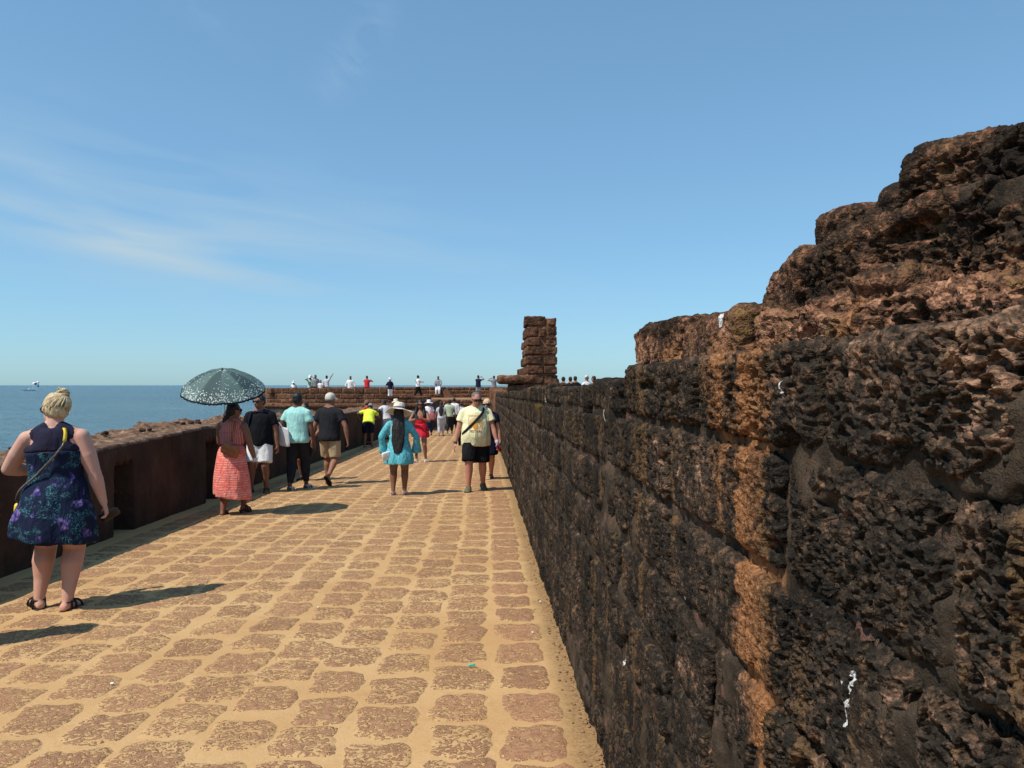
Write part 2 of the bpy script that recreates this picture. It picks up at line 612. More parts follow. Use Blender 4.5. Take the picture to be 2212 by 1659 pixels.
def stone_mesh(w, l, seed, bare, rings=5, seg=28):
    """worn slab: irregular rounded outline, proud in the middle, edges sinking below the sand"""
    r_ = np.random.RandomState(seed)
    th = np.linspace(0, 2 * math.pi, seg, endpoint=False)
    e = 7.0
    rad = (np.abs(np.cos(th)) ** e + np.abs(np.sin(th)) ** e) ** (-1 / e)
    ph = r_.rand(4) * 6.28
    wob = 1 + 0.055 * np.sin(2 * th + ph[0]) + 0.06 * np.sin(3 * th + ph[1]) + 0.045 * np.sin(5 * th + ph[2]) + 0.04 * np.sin(9 * th + ph[3])
    fr = np.array([0.0, 0.45, 0.75, 0.92, 1.06])[:rings]
    hgt = np.array([0.0075, 0.0072, 0.0065, 0.0035, -0.011])[:rings]
    wear = np.array([1.0, 1.0, 0.95, 0.58, 0.0])[:rings]
    V, W = [[0, 0, hgt[0]]], [[1.0, bare]]
    for k in range(1, rings):
        f = fr[k]
        ww = wob if k > 1 else 1
        x = 0.5 * w * f * rad * ww * np.cos(th)
        y = 0.5 * l * f * rad * ww * np.sin(th)
        z = hgt[k] + (0.0016 * r_.randn(seg) if k < rings - 1 else 0)
        for i in range(seg):
            V.append([x[i], y[i], (z[i] if np.ndim(z) else z)])
            W.append([wear[k], bare])
    tris = [[0, 1 + i, 1 + (i + 1) % seg] for i in range(seg)]
    quads = []
    for k in range(rings - 2):
        a, c = 1 + k * seg, 1 + (k + 1) * seg
        for i in range(seg):
            j = (i + 1) % seg
            quads.append([a + i, c + i, c + j, a + j])
    W = np.array(W)
    return np.array(V), quads, tris, np.concatenate([W, np.zeros((len(W), 1))], 1)


variants = {0: [], 1: [], 2: []}
for kind, bare in ((0, 1.0), (1, 0.62), (2, 0.36)):
    for s in range(7):
        w, l = (0.30, 0.385) if kind == 0 else (0.325 + 0.01 * (s % 3 - 1), 0.38 + 0.012 * (s % 3 - 1))
        variants[kind].append(stone_mesh(w, l, 40 + s + 10 * kind, bare))
low = {k: [stone_mesh(0.30, 0.385, 40 + s, 1.0, 5, 9) if k == 0 else stone_mesh(0.325, 0.385, 50 + s, (0, 0.62, 0.36)[k], 5, 9) for s in range(7)] for k in variants}
variant_me = {}
for kind in variants:
    variant_me[kind] = []
    for V, q, t, W in variants[kind]:
        me = mesh_np('paving_stone', V, q, t)
        set_attr(me, 'wear', W)
        me.materials.append(M_PAVE)
        variant_me[kind].append(me)

stones = []
for k in range(13):
    cx = 0.235 - 0.345 * k
    y = -1.5 + rnd.random() * 0.4
    while y < 52.5:
        pitch = 0.405 + rnd.uniform(-0.055, 0.055)
        kind = 0 if k == 0 else (1 if rnd.random() < 0.55 else 2)
        stones.append((cx + rnd.uniform(-0.012, 0.012) + 0.02 * math.sin(y * 0.7 + k), y + pitch / 2, kind, rnd.randrange(7), rnd.uniform(-0.07, 0.07), min(rnd.uniform(0.92, 1.06), (pitch - 0.012) / 0.375)))
        y += pitch


def visible_size(s):
    x, y = s[0], s[1]
    if y < 2.2 or (x / y + (0 if x > 0 else -0.0)) < -0.68:
        return -1
    return 1.0 / y


stones.sort(key=visible_size, reverse=True)
Vr, Qr, Tr, Wr, off = [], [], [], [], 0
for i, (x, y, kind, v, rz, sc) in enumerate(stones):
    if i < 300:
        o = link('paving_stone', variant_me[kind][v], None, walkway)
        o.location = (x, y, gz(y))
        o.rotation_euler = (math.atan(SLOPE), 0, rz)
        o.scale = (sc, sc, 1)
    else:
        V, q, t, W = low[kind][v]
        cr, sr = math.cos(rz) * sc, math.sin(rz) * sc
        VV = np.stack([V[:, 0] * cr - V[:, 1] * sr + x, V[:, 0] * sr + V[:, 1] * cr + y, V[:, 2]], 1)
        VV[:, 2] += gz(VV[:, 1])
        Vr.append(VV)
        Wr.append(W)
        Qr.append(np.array(q) + off)
        Tr.append(np.array(t) + off)
        off += len(V)
me = mesh_np('paving_stone_rest', np.concatenate(Vr), np.concatenate(Qr), np.concatenate(Tr))
set_attr(me, 'wear', np.concatenate(Wr))
tag(link('distant_paving', me, M_PAVE, walkway), kind='stuff')

# ================================================================= laterite blocks
WX = 0.52        # plane of the right-hand wall face


def lattice_block(na, nb, nc, faces='FTBLR'):
    """surface lattice of a unit box: index triples, quads with outward winding"""
    def patch(I, J, K):
        return (I * (nb * nc) + J * nc + K)
    ia, ib, ic = np.arange(na), np.arange(nb), np.arange(nc)
    out = []

    def quads(G, flip):
        q = np.stack([G[:-1, :-1], G[1:, :-1], G[1:, 1:], G[:-1, 1:]], -1).reshape(-1, 4)
        return q[:, ::-1] if flip else q
    A, C = np.meshgrid(ia, ic, indexing='ij')
    A2, B2 = np.meshgrid(ia, ib, indexing='ij')
    B3, C3 = np.meshgrid(ib, ic, indexing='ij')
    if 'F' in faces:
        out.append(quads(patch(A, 0 * A, C), False))
    if 'K' in faces:
        out.append(quads(patch(A, 0 * A + nb - 1, C), True))
    if 'T' in faces:
        out.append(quads(patch(A2, B2, 0 * A2 + nc - 1), False))
    if 'B' in faces:
        out.append(quads(patch(A2, B2, 0 * A2), True))
    if 'L' in faces:
        out.append(quads(patch(0 * B3, B3, C3), True))
    if 'R' in faces:
        out.append(quads(patch(0 * B3 + na - 1, B3, C3), False))
    Q = np.concatenate(out)
    ids, inv = np.unique(Q, return_inverse=True)
    Q = inv.reshape(Q.shape)
    I, J, K = ids // (nb * nc), (ids // nc) % nb, ids % nc
    return I, J, K, Q


def rounded(P, half, r):
    """push box-surface points onto a rounded box; also returns normals"""
    inner = np.maximum(half - r, 1e-4)
    c = np.clip(P, -inner, inner)
    d = P - c
    n = d / np.maximum(np.linalg.norm(d, axis=1, keepdims=True), 1e-6)
    return c + n * r, n


def block(origin, axes, size, spacing, r, faces='FTBLR', jitter=0.0):
    """rounded block; axes = (along, depth, up) unit vectors, origin = centre; returns world P, N, quads"""
    L, D, H = size
    sa, sb, sc_ = spacing
    na, nb, nc = (max(3, int(math.ceil(L / sa)) + 1), max(3, int(math.ceil(D / sb)) + 1), max(3, int(math.ceil(H / sc_)) + 1))
    I, J, K, Q = lattice_block(na, nb, nc, faces)
    P = np.stack([I / (na - 1) - 0.5, J / (nb - 1) - 0.5, K / (nc - 1) - 0.5], 1) * np.array([L, D, H])
    P, N = rounded(P, np.array([L, D, H]) / 2, min(r, L / 2.2, H / 2.2, D / 2.2))
    M = np.array(axes)
    return P @ M + np.array(origin), N @ M, Q


def pits(P, cell, depth, stretch=(1, 1, 1), seed=0, sharp=0.42):
    """vermicular cavities between sharp ridges; returns inward depth"""
    s = np.array(stretch)
    Wp = P + 0.30 * cell * vnoise3(P, 1.3 / cell, seed + 5)
    f1, f2, cid = worley(Wp, s / cell, seed)
    cav = sstep(0.04, sharp, f2 - f1)
    return depth * cav * (0.25 + 1.0 * cid)


def wall_masks(P, N):
    """orange wash, moss, droppings and bare stone as they lie on the right-hand wall (camera-height z)"""
    y, z = P[:, 1], P[:, 2] - EYE
    hw = np.interp(z, [-2, -1.0, -0.62, -0.35, -0.05, 0.1], [0.045, 0.05, 0.08, 0.17, 0.25, 0.25])
    ctr = np.interp(z, [-2, -0.9, -0.45, -0.1], [1.432, 1.432, 1.47, 1.585])
    wob = 0.03 * vnoise(P, 9.0, 71) + 0.012 * vnoise(P, 30.0, 72)
    stain = sstep(1.6, 0.0, np.abs(y - ctr + wob) / hw) * 0.95
    inner = sstep(1.0, 0.3, np.abs(y - 1.69 + wob) / 0.07) * (z > -0.35) * 0.35 * (z < 0.0)
    stain = np.maximum(stain * np.where((np.abs(y - 1.6) < 0.045) & (z > -0.45), 0.5, 1.0), inner)
    far = vnoise(np.stack([0 * y, y * 3.1, 0 * y + z * 0.5], 1), 1.0, 74)
    stain = np.maximum(stain, sstep(0.35, 0.8, far) * 0.55 * (y > 2.6) * (z > -0.16))
    # dripping ochre under the top course further along, and at the foot
    moss = 0.62 * sstep(0.0, 0.6, vnoise(P, np.array([1, 2.0, 5.0]), 75)) * sstep(-0.12, -0.20, z) * sstep(-0.36, -0.26, z) * (y > 2.2)
    foot = sstep(-0.75, -1.35, z) * sstep(1.9, 2.4, y) * sstep(5.5, 3.0, y) * (0.3 + 0.4 * vnoise(P, 4.0, 77))
    moss = np.maximum(moss, foot)
    white = np.zeros(len(P))

    def blot(y0, z0, ry, rz):
        k = np.nonzero((np.abs(y - y0) < 3 * ry + 0.01) & (np.abs(z - z0) < 3 * rz + 0.01))[0]
        if len(k):
            q = P[k]
            d = np.sqrt(((y[k] - y0 + 0.004 * vnoise(q, 80.0, 81)) / ry) ** 2 + ((z[k] - z0 + 0.005 * vnoise(q, 80.0, 82)) / rz) ** 2)
            white[k] = np.maximum(white[k], sstep(1.2, 0.6, d))
    for bl in ((1.052, -0.405, 0.010, 0.010), (1.056, -0.422, 0.004, 0.010), (1.062, -0.446, 0.009, 0.008), (1.068, -0.465, 0.002, 0.018),
               (1.074, -0.480, 0.003, 0.006), (1.075, -0.42, 0.004, 0.003), (6.4, -0.07, 0.06, 0.065), (6.43, -0.12, 0.045, 0.03),
               (2.05, -0.56, 0.012, 0.02), (3.28, -0.13, 0.02, 0.035), (2.9, -1.05, 0.01, 0.03), (1.30, -0.005, 0.004, 0.02)):
        blot(*bl)
    bare = 0.5 + 0.4 * vnoise(P, 3.2, 84)
    near_top = sstep(-0.06, 0.08, z) * sstep(2.6, 1.6, y)
    bare = bare + 0.45 * near_top + 0.3 * sstep(1.25, 0.85, y) * sstep(-0.6, -0.3, z) * vnoise(P, 7.0, 85)
    return np.stack([stain, moss, white, np.clip(bare, 0, 1)], 1)


def weather(P, N, dist, seed, amp=1.0, stretch=(1, 1, 1), ragged=0.0):
    """displace block surface: lumps, cavities and fine crust"""
    off = np.array([seed * 0.37, seed * 0.71, seed * 0.13])
    Pn = P + off
    h = 0.007 * fbm(Pn, 7.0, 3, 11) + ragged * fbm(Pn, 4.5, 3, 12)
    rough = 0.4 + 0.65 * sstep(-0.4, 0.25, vnoise(P, 4.0, 21))
    h = h - amp * rough * pits(Pn, 0.0215, 0.021, stretch, 31, 0.5)
    if dist < 7:
        h = h - amp * rough * pits(Pn, 0.0098, 0.0072, stretch, 41, 0.5)
    big = sstep(0.46, 0.70, vnoise(Pn, np.array([15.0, 11.0, 19.0]), 51))
    h = h - 0.026 * big * amp
    if dist < 3:
        h = h + 0.0016 * fbm(Pn, 150.0, 2, 61)
    T = vnoise3(Pn, 45.0, 62)
    return P + N * (h + 0.008 * amp)[:, None] + T * 0.0045 * amp


def put_block(name, parent, origin, axes, size, spacing, r, seed, dist, mat, amp=1.0, stretch=(1, 1, 1), faces='FTBLR', maskf=None, ragged=0.0):
    P, N, Q = block(origin, axes, size, spacing, r, faces)
    P2 = weather(P, N, dist, seed, amp, stretch, ragged)
    me = mesh_np(name, P2, Q)
    set_attr(me, 'mask', (maskf or wall_masks)(P2, N))
    return link(name, me, mat, parent)


AX_RIGHT = ((0, -1, 0), (1, 0, 0), (0, 0, 1))       # along the wall towards the camera, into the wall, up


def drop(y):
    return np.interp(y, [0, 3, 33, 60], [0, 0, -0.39, -0.7])


wall = tag(empty('rampart_wall', (0.9, 8, 0)), 'tall dark pitted laterite wall with orange streak, running along the right of the walkway', 'wall')
wall_off = wall.location.copy()


def in_wall(o, root=wall):
    o.matrix_parent_inverse = Matrix.Translation(-root.location)
    return o


JOINTS = [0.07, -0.11, -0.34, -0.57, -0.80, -1.03, -1.26, -1.49, -1.72, -1.96, -2.2, -2.44, -2.66]
far_P, far_Q, far_M, far_off = [], [], [], 0
n_ind = 0
for ci in range(len(JOINTS) - 1):
    zt, zb = JOINTS[ci], JOINTS[ci + 1]
    y = 0.30 + rnd.random() * 0.3
    while y < 34:
        L = rnd.uniform(0.33, 0.50)
        yc = y + L / 2
        dz = float(drop(yc))
        top, bot = zt, zb
        if ci == 0:
            top = 0.075 if yc < 2.75 else 0.035 + rnd.uniform(-0.03, 0.03)
        gap = (0.026 if yc < 1.4 else 0.036) if ci else 0.018
        if yc > 26 and y + L > 33.9:
            L = 34 - y
        zc = (top + bot) / 2 + dz + EYE
        H = (top - bot) - gap
        if zc + H / 2 > gz(yc) - 0.02 and L > 0.1:
            dist = math.hypot(max(y, 0.3), 0.55)
            px = 1.72 * dist / 773
            sc_ = max(px, 0.0014)
            sa = min(max(1.72 * y * dist / (773 * 0.52), sc_), 2.4 * sc_)
            sp = (sa, max(0.01, 3 * sc_), sc_)
            xo = WX + 0.09 + rnd.uniform(-0.010, 0.008)
            tilt = rnd.uniform(-0.02, 0.02)
            Ln = L - rnd.uniform(0.016, 0.045)
            seed = rnd.randrange(1000)
            ax = ((0, -math.cos(tilt), math.sin(tilt)), (1, 0, 0), (0, math.sin(tilt), math.cos(tilt)))
            if yc < 13:
                amp = 1.2 if yc < 1.4 else 0.85
                stv = (1, 0.62, 1.15) if (ci == 0 and yc < 1.6) else (1, rnd.uniform(0.85, 1.05), 1.0)
                in_wall(put_block('laterite_block', wall, (xo, yc, zc), ax, (Ln, 0.18, H), sp, 0.022, seed, dist, M_LAT, amp, stv,
                                  'FTBLR' if ci == 0 else 'FTBLR'))
                n_ind += 1
            else:
                P, N, Q = block((xo, yc, zc), ax, (Ln, 0.18, H), (0.07, 0.09, 0.045), 0.03)
                P2 = weather(P, N, 20, seed, 1.2)
                far_P.append(P2)
                far_M.append(wall_masks(P2, N))
                far_Q.append(Q + far_off)
                far_off += len(P2)
        y += L
me = mesh_np('far_blocks', np.concatenate(far_P), np.concatenate(far_Q))
set_attr(me, 'mask', np.concatenate(far_M))
in_wall(tag(link('distant_blocks', me, M_LAT, wall), kind='stuff'))

# mortar bed between the blocks, in places smeared almost flush over them
Pm, Qm, off = [], [], 0
for (ya, yb, dy, dz_) in ((0.3, 1.6, 0.008, 0.0065), (1.58, 4.2, 0.016, 0.010), (4.15, 13, 0.04, 0.02), (12.9, 34, 0.15, 0.05)):
    yy = np.arange(ya, yb + dy, dy)
    zz = np.arange(-2.5, 0.045, dz_)
    YY, ZZ = np.meshgrid(yy, zz, indexing='ij')
    Y, Z = YY.ravel(), ZZ.ravel()
    P = np.stack([0 * Y + WX, Y, Z + drop(Y) + EYE - np.where(Y > 2.75, 0.03, 0.0)], 1)
    smear = sstep(0.22, 0.7, vnoise(P, np.array([1, 3.1, 5.4]), 91) + 0.35 * vnoise(P, 14.0, 94))
    for (y0_, z0_, ry_, rz_) in ((0.80, -0.05, 0.13, 0.055), (0.85, -0.285, 0.16, 0.07), (1.22, -0.13, 0.09, 0.05), (1.62, -0.64, 0.10, 0.05), (2.3, -0.95, 0.2, 0.05)):
        d_ = np.sqrt(((Y - y0_) / ry_) ** 2 + ((Z - z0_) / rz_) ** 2) + 0.45 * vnoise(P, 13.0, 96) + 0.25 * vnoise(P, 34.0, 97)
        smear = np.maximum(smear, sstep(1.05, 0.85, d_) * 0.55)
    x = 0.016 - 0.027 * smear + 0.007 * fbm(P, 12.0, 3, 92) + 0.005 * fbm(P, 60.0, 3, 93)
    if ya < 4:
        x = x + pits(P, 0.017, 0.009, (1, 1, 1), 98, 0.6) * sstep(-0.25, 0.35, vnoise(P, 11.0, 99))
    P[:, 0] += x
    P[:, 0] += np.clip((Z + 0.03) / 0.08, 0, 1) ** 2 * 0.1
    Pm.append(P)
    Qm.append(grid_quads(len(yy), len(zz), off)[:, ::-1])
    off += len(P)
Pm = np.concatenate(Pm)
me = mesh_np('mortar', Pm, np.concatenate(Qm))
set_attr(me, 'mask', wall_masks(Pm, None))
in_wall(link('mortar', me, M_MORTAR, wall))


def box_mesh(name, lo, hi, seg=(1, 1, 1), noise=0.0, seed=0, freq=3.0):
    P, N, Q = block(((lo[0] + hi[0]) / 2, (lo[1] + hi[1]) / 2, (lo[2] + hi[2]) / 2), ((1, 0, 0), (0, 1, 0), (0, 0, 1)),
                    (hi[0] - lo[0], hi[1] - lo[1], hi[2] - lo[2]),
                    tuple((hi[k] - lo[k]) / max(2, seg[k]) for k in range(3)), 0.01, 'FKTBLR')
    if noise:
        P = P + N * (noise * fbm(P, freq, 3, seed))[:, None]
    return mesh_np(name, P, Q)


# rubble core and rough crest of the wall
yy = np.concatenate([np.arange(-3, 0.2, 0.2), np.arange(0.2, 4, 0.012), np.arange(4, 12, 0.05), np.arange(12, 34.01, 0.2)])
tt = np.array([0, 0.03, 0.05, 0.065, 0.08, 0.095, 0.11, 0.13, 0.15, 0.18, 0.21, 0.25, 0.3, 0.36, 0.45, 0.6, 0.8, 0.82, 0.84])
YY, TT = np.meshgrid(yy, tt, indexing='ij')
Y, T = YY.ravel(), TT.ravel()
topz = np.interp(Y, [-3, 2.7, 2.95, 6.4, 34], [0.045, 0.045, 0.0, -0.02, -0.03]) + drop(Y) + EYE
P = np.stack([WX + 0.05 + T, Y, topz], 1)
P[:, 2] += 0.02 * fbm(P, 6.0, 4, 95) - pits(P, 0.05, 0.018, (1, 0.6, 1), 33) * (Y < 8)
P[:, 2] = np.where(T == 0, -2.5, P[:, 2])
P[:, 2] = np.where(T >= 0.82, -2.2, P[:, 2])
me = mesh_np('wall_core', P, grid_quads(len(yy), len(tt)))
mk = wall_masks(P, None)
mk[:, 3] = np.clip(mk[:, 3] + 0.25, 0, 1)  # crest lightened: painted sunlight on the ledge tops
set_attr(me, 'mask', mk)
in_wall(link('rubble_core', me, M_LATTOP, wall))
# the end face of the wall and the stretch beside and behind the viewer
in_wall(link('end_face', box_mesh('end_face', (0.60, 33.9, -2.4), (1.36, 34.06, 1.10), (6, 2, 20), 0.03, 3, 6), M_LATRED, wall))
in_wall(link('rear_stretch', box_mesh('rear_stretch', (0.53, -3, -1.5), (1.3, 0.33, 1.60), (20, 60, 60), 0.03, 4, 9), M_LAT, wall))


# ---------------------------------------------------------------- broken upper courses on the wall near the viewer
def top_masks(P, N):
    y, z = P[:, 1], P[:, 2] - EYE
    up = 0 if N is None else np.clip(N[:, 2], 0, 1)
    moss = 0.50 * sstep(-0.1, 0.5, vnoise(P, 6.0, 102)) * sstep(0.09, 0.13, z) * sstep(0.24, 0.17, z) + 0.30 * up * sstep(1.9, 1.2, y) * sstep(0.0, 0.3, vnoise(P, 4.0, 103))
    moss = moss * sstep(2.2, 1.8, y)
    stain = 0.75 * sstep(0.35, 0.1, np.abs(y - 2.05)) * sstep(0.19, 0.12, z) * (0.7 + 0.5 * vnoise(P, 9.0, 104))
    stain = np.maximum(stain, (0.45 + 0.3 * sstep(0.2, 0.14, z)) * sstep(0.30, 0.7, vnoise(P, 6.0, 105)))  # orange patches, strengthened on the lowest course to paint its orange-lit face
    white = np.zeros(len(P))
    for (y0, z0, ry, rz) in ((1.98, 0.18, 0.015, 0.035), (0.96, 0.085, 0.008, 0.006), (1.66, 0.345, 0.02, 0.008)):
        d = np.sqrt(((y - y0 + 0.006 * vnoise(P, 60.0, 81)) / ry) ** 2 + ((z - z0) / rz) ** 2)
        white = np.maximum(white, sstep(1.2, 0.6, d))
    bare = 0.50 + 0.4 * vnoise(P, 5.0, 106) + 0.5 * sstep(0.215, 0.15, z)  # random bare stone, plus painted sunlit brightness on the lowest course
    return np.stack([stain, np.clip(moss, 0, 1), white, np.clip(bare, 0, 1)], 1)


ruin = tag(empty('ruined_upper_wall', (1.1, 1.5, 1.6)), 'broken mossy courses of rough laterite rising above the wall at the top right', 'wall')
# x front, y0, y1, z0, z1 (above eye), depth, yaw, tilt
RUIN = [
    (0.600, 2.42, 3.00, 0.055, 0.225, 0.42, 0.05, 0.00, 1.0),
    (0.615, 1.84, 2.40, 0.050, 0.198, 0.42, -0.03, 0.02, 1.0),
    (0.650, 1.25, 1.82, 0.045, 0.175, 0.36, 0.02, -0.02, 1.0),
    (0.660, 0.62, 1.23, 0.040, 0.150, 0.36, 0.0, 0.01, 1.0),
    (0.780, 1.74, 2.26, 0.12, 0.300, 0.45, -0.20, -0.16, 1.3),
    (0.770, 1.16, 1.80, 0.14, 0.320, 0.45, 0.05, -0.02, 1.3),
    (0.780, 0.50, 1.15, 0.12, 0.245, 0.45, -0.02, 0.10, 1.3),
    (0.850, 1.60, 1.95, 0.315, 0.425, 0.40, 0.06, 0.03, 1.0),
    (0.890, 1.36, 1.66, 0.315, 0.445, 0.40, 0.0, 0.02, 1.0),
    (0.815, 0.66, 1.46, 0.292, 0.385, 0.42, 0.03, 0.14, 1.1),
    (1.150, 1.25, 2.0, 0.20, 0.40, 0.35, 0.0, 0.0, 1.0),
]
for k, (xf, y0, y1, z0, z1, D, yaw, tilt, amp) in enumerate(RUIN):
    L, H = y1 - y0, z1 - z0
    yc, zc = (y0 + y1) / 2, (z0 + z1) / 2 + EYE
    dist = math.hypot(yc, xf)
    m3 = Matrix.Rotation(yaw, 3, 'Z') @ Matrix.Rotation(tilt, 3, 'X')
    ax = [tuple(m3 @ Vector(a)) for a in AX_RIGHT]
    s = 2.0 * dist / 773
    o = put_block('laterite_block', ruin, (xf + D / 2, yc, zc), ax, (L, D, H), (1.5 * s, 2.2 * s, s), 0.030, 300 + 31 * k, dist, M_LATTOP, amp,
                  (1, 0.55, 1.2) if k % 2 else (1, 0.8, 1), 'FTBLR', top_masks, 0.035)
    in_wall(o, ruin)
# slabs of bedding mortar left standing between those courses
for k, (xf, y0, y1, z0, z1, D, tilt) in enumerate(((0.79, 1.30, 1.90, 0.297, 0.328, 0.4, 0.03), (0.79, 0.6, 1.42, 0.250, 0.297, 0.4, 0.14), (0.62, 1.9, 2.5, 0.02, 0.085, 0.3, 0.0))):
    P, N, Q = block((xf + D / 2, (y0 + y1) / 2, (z0 + z1) / 2 + EYE), ((0, -math.cos(tilt), -math.sin(tilt)), (1, 0, 0), (0, -math.sin(tilt), math.cos(tilt))), (y1 - y0, D, z1 - z0), (0.007, 0.014, 0.005), 0.008)
    P = P + N * (0.022 * fbm(P, 8.0, 3, 111) + 0.006 * fbm(P, 40.0, 3, 112))[:, None]
    me = mesh_np('mortar_bed', P, Q)
    mk = top_masks(P, N)
    mk[:, 0] *= 0.3
    set_attr(me, 'mask', mk)
    in_wall(link('mortar_bed', me, M_MORTAR, ruin), ruin)
me = box_mesh('ruin_core', (0.98, 0.3, 1.55), (1.36, 2.1, 1.575 + 0.27), (30, 120, 20), 0.03, 9, 8)
set_attr(me, 'mask', top_masks(np.array([v.co for v in me.vertices]), None))
in_wall(link('rubble_core', me, M_LATTOP, ruin), ruin)

# ================================================================= stone pillar (ruined merlon) on the wall
pillar = tag(empty('stone_pillar', (1.2, 17, 1.4)), 'free-standing ruined pillar of rough red laterite blocks on top of the wall', 'pillar')


def red_masks(P, N, tone=0.0):
    return np.stack([0 * P[:, 0], 0 * P[:, 0], 0 * P[:, 0], 0.5 + tone + 0.35 * vnoise(P, 2.0, 121)], 1)


def red_block(parent, root, cen, size, yaw, seed, sp=0.02, r=0.022, amp=2.2):
    m3 = Matrix.Rotation(yaw, 3, 'Z')
    ax = [tuple(m3 @ Vector(a)) for a in ((1, 0, 0), (0, 1, 0), (0, 0, 1))]
    P, N, Q = block(cen, ax, size, (sp, sp * 1.4, sp), r, 'FKTBLR')
    off = np.array([seed * 0.37, seed * 0.7, seed * 0.2])
    P2 = P + N * (0.02 * fbm(P + off, 5.0, 3, 131) - pits(P + off, 0.07, 0.016 * amp / 2, (0.5, 0.5, 1.4), 132))[:, None]
    me = mesh_np('laterite_block', P2, Q)
    set_attr(me, 'mask', red_masks(P2, N, 0.9 * (math.sin(seed * 12.9898) * 43758.5453 % 1) - 0.45))
    return in_wall(link('laterite_block', me, M_LATRED, parent), root)


PY = 16.0
bz = 1.39          # foot of the pillar on the wall
# (x0, x1, z0, z1) of the front-face blocks, course by course from the foot
COURSES = [
    [(0.50, 1.02, 0.03, 0.20), (1.04, 1.53, 0.03, 0.19)],
    [(0.92, 1.24, 0.205, 0.40), (1.26, 1.54, 0.205, 0.40)],
    [(0.90, 1.24, 0.42, 0.60), (1.26, 1.53, 0.42, 0.58)],
    [(0.89, 1.19, 0.615, 0.80), (1.24, 1.53, 0.60, 0.78)],
    [(0.89, 1.525, 0.82, 0.985)],
    [(0.90, 1.17, 1.005, 1.17), (1.29, 1.525, 1.01, 1.20)],
    [(0.89, 1.13, 1.19, 1.40), (1.15, 1.28, 1.20, 1.37), (1.33, 1.525, 1.22, 1.41)],
    [(0.85, 1.29, 1.42, 1.62), (1.33, 1.505, 1.43, 1.585)],
]
sd = 0
for ci, row in enumerate(COURSES):
    for (x0, x1, z0, z1) in row:
        sd += 1
        red_block(pillar, pillar, ((x0 + x1) / 2, PY + 0.2 + rnd.uniform(-.03, .02), bz + (z0 + z1) / 2), (x1 - x0, 0.42, z1 - z0), rnd.uniform(-.04, .04), sd)
    # blocks of the long left flank behind the front
    zl, zh = row[0][2], row[0][3]
    ymax = (18.6, 21.0, 20.6, 18.8, 18.5, 18.2, 17.4, 17.0)[ci]
    y = PY + 0.44
    while y < ymax:
        L = min(rnd.uniform(0.4, 0.62), ymax - y)
        if L > 0.15:
            sd += 1
            red_block(pillar, pillar, (row[0][0] + 0.28 + (0.4 if ci == 0 else 0) + rnd.uniform(-.02, .02), y + L / 2, bz + (zl + zh) / 2), (0.56, L - 0.03, zh - zl), 0, sd, 0.035)
        y += L
# the long slab that sticks out towards the walkway, and its neighbour
red_block(pillar, pillar, (0.66, PY + 0.12, bz + 0.30), (0.78, 0.40, 0.19), 0.05, 77, 0.02, 0.08)
me = box_mesh('core', (0.92, PY + 0.035, bz - 0.2), (1.50, PY + 0.8, bz + 1.56), (10, 10, 24), 0.02, 12, 6)
in_wall(link('mortar_core', me, M_REDMORTAR, pillar), pillar)
me = box_mesh('core', (0.93, PY + 0.6, bz - 0.2), (1.4, 18.0, bz + 1.0), (10, 20, 24), 0.02, 13, 6)
in_wall(link('mortar_core', me, M_REDMORTAR, pillar), pillar)
me = box_mesh('foot', (0.54, PY + 0.02, bz - 0.35), (1.60, 18.6, bz + 0.05), (20, 30, 10), 0.03, 14, 6)
set_attr(me, 'mask', red_masks(np.array([v.co for v in me.vertices]), None))
in_wall(link('footing', me, M_LATRED, pillar), pillar)

# ================================================================= sea-side parapet
parapet = tag(empty('parapet_wall', (-4.7, 14, -0.3)), 'low dark-red plastered parapet with niches along the sea side of the walkway', 'wall')
NICHES = [(5.9, 6.38), (9.12, 9.61), (12.1, 12.6), (15.1, 15.6), (18.1, 18.6), (21.1, 21.6), (24.1, 24.6)]


def par_top(y):
    return np.interp(y, [-4, 5, 8.5, 10.5, 12, 17, 23, 33, 41], [0.86, 0.85, 0.86, 0.90, 0.93, 0.86, 0.74, 0.60, 0.50])


yl = list(np.arange(-4, 3, 0.25)) + list(np.arange(3, 16, 0.035)) + list(np.arange(16, 41.2, 0.12))
yl = [v for v in yl if not any(abs(v - e) < 0.02 for nn in NICHES for e in nn)]
for (a, b_) in NICHES:
    yl += [a - 0.004, a + 0.004, b_ - 0.004, b_ + 0.004]
yl = np.array(sorted(yl))
# profile: inner face from foot to crest, crest, outer face
sz = np.concatenate([[0.0, 0.04], np.linspace(0.09, 0.93, 24), [0.96, 0.98, 1.0]])
prof = [('i', t) for t in sz] + [('t', t) for t in np.linspace(0.03, 1, 26)] + [('o', t) for t in (0.03, 0.1, 0.3, 0.6, 1.0)]
V = np.zeros((len(yl), len(prof), 3))
mk = np.zeros((len(yl), len(prof), 3), np.float32)
tp = par_top(yl)
fl = gz(yl) - 0.06
nic = np.zeros(len(yl), bool)
for a, b_ in NICHES:
    nic |= (yl > a) & (yl < b_)
for j, (k, t) in enumerate(prof):
    if k == 'i':
        z = fl + (tp - fl) * t
        x = np.full(len(yl), -4.28) - 0.02 * max(0, (t - 0.95) / 0.05) ** 2
        lim = tp - 0.24
        if t <= 1:
            inside = nic & (z < lim + 0.03 * np.sin(yl * 37))
            x = np.where(inside, x - 0.34, x)
        V[:, j, 0], V[:, j, 2] = x, z
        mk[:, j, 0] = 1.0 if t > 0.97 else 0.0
    elif k == 't':
        V[:, j, 0] = -4.30 - 0.80 * t
        V[:, j, 2] = tp + 0.035 * math.sin(min(1, t * 1.5) * 1.57)
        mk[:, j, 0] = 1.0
    else:
        V[:, j, 0] = -5.10 - 0.4 * t
        V[:, j, 2] = tp - 3.6 * t
    V[:, j, 1] = yl
shp = V.shape
V = V.reshape(-1, 3)
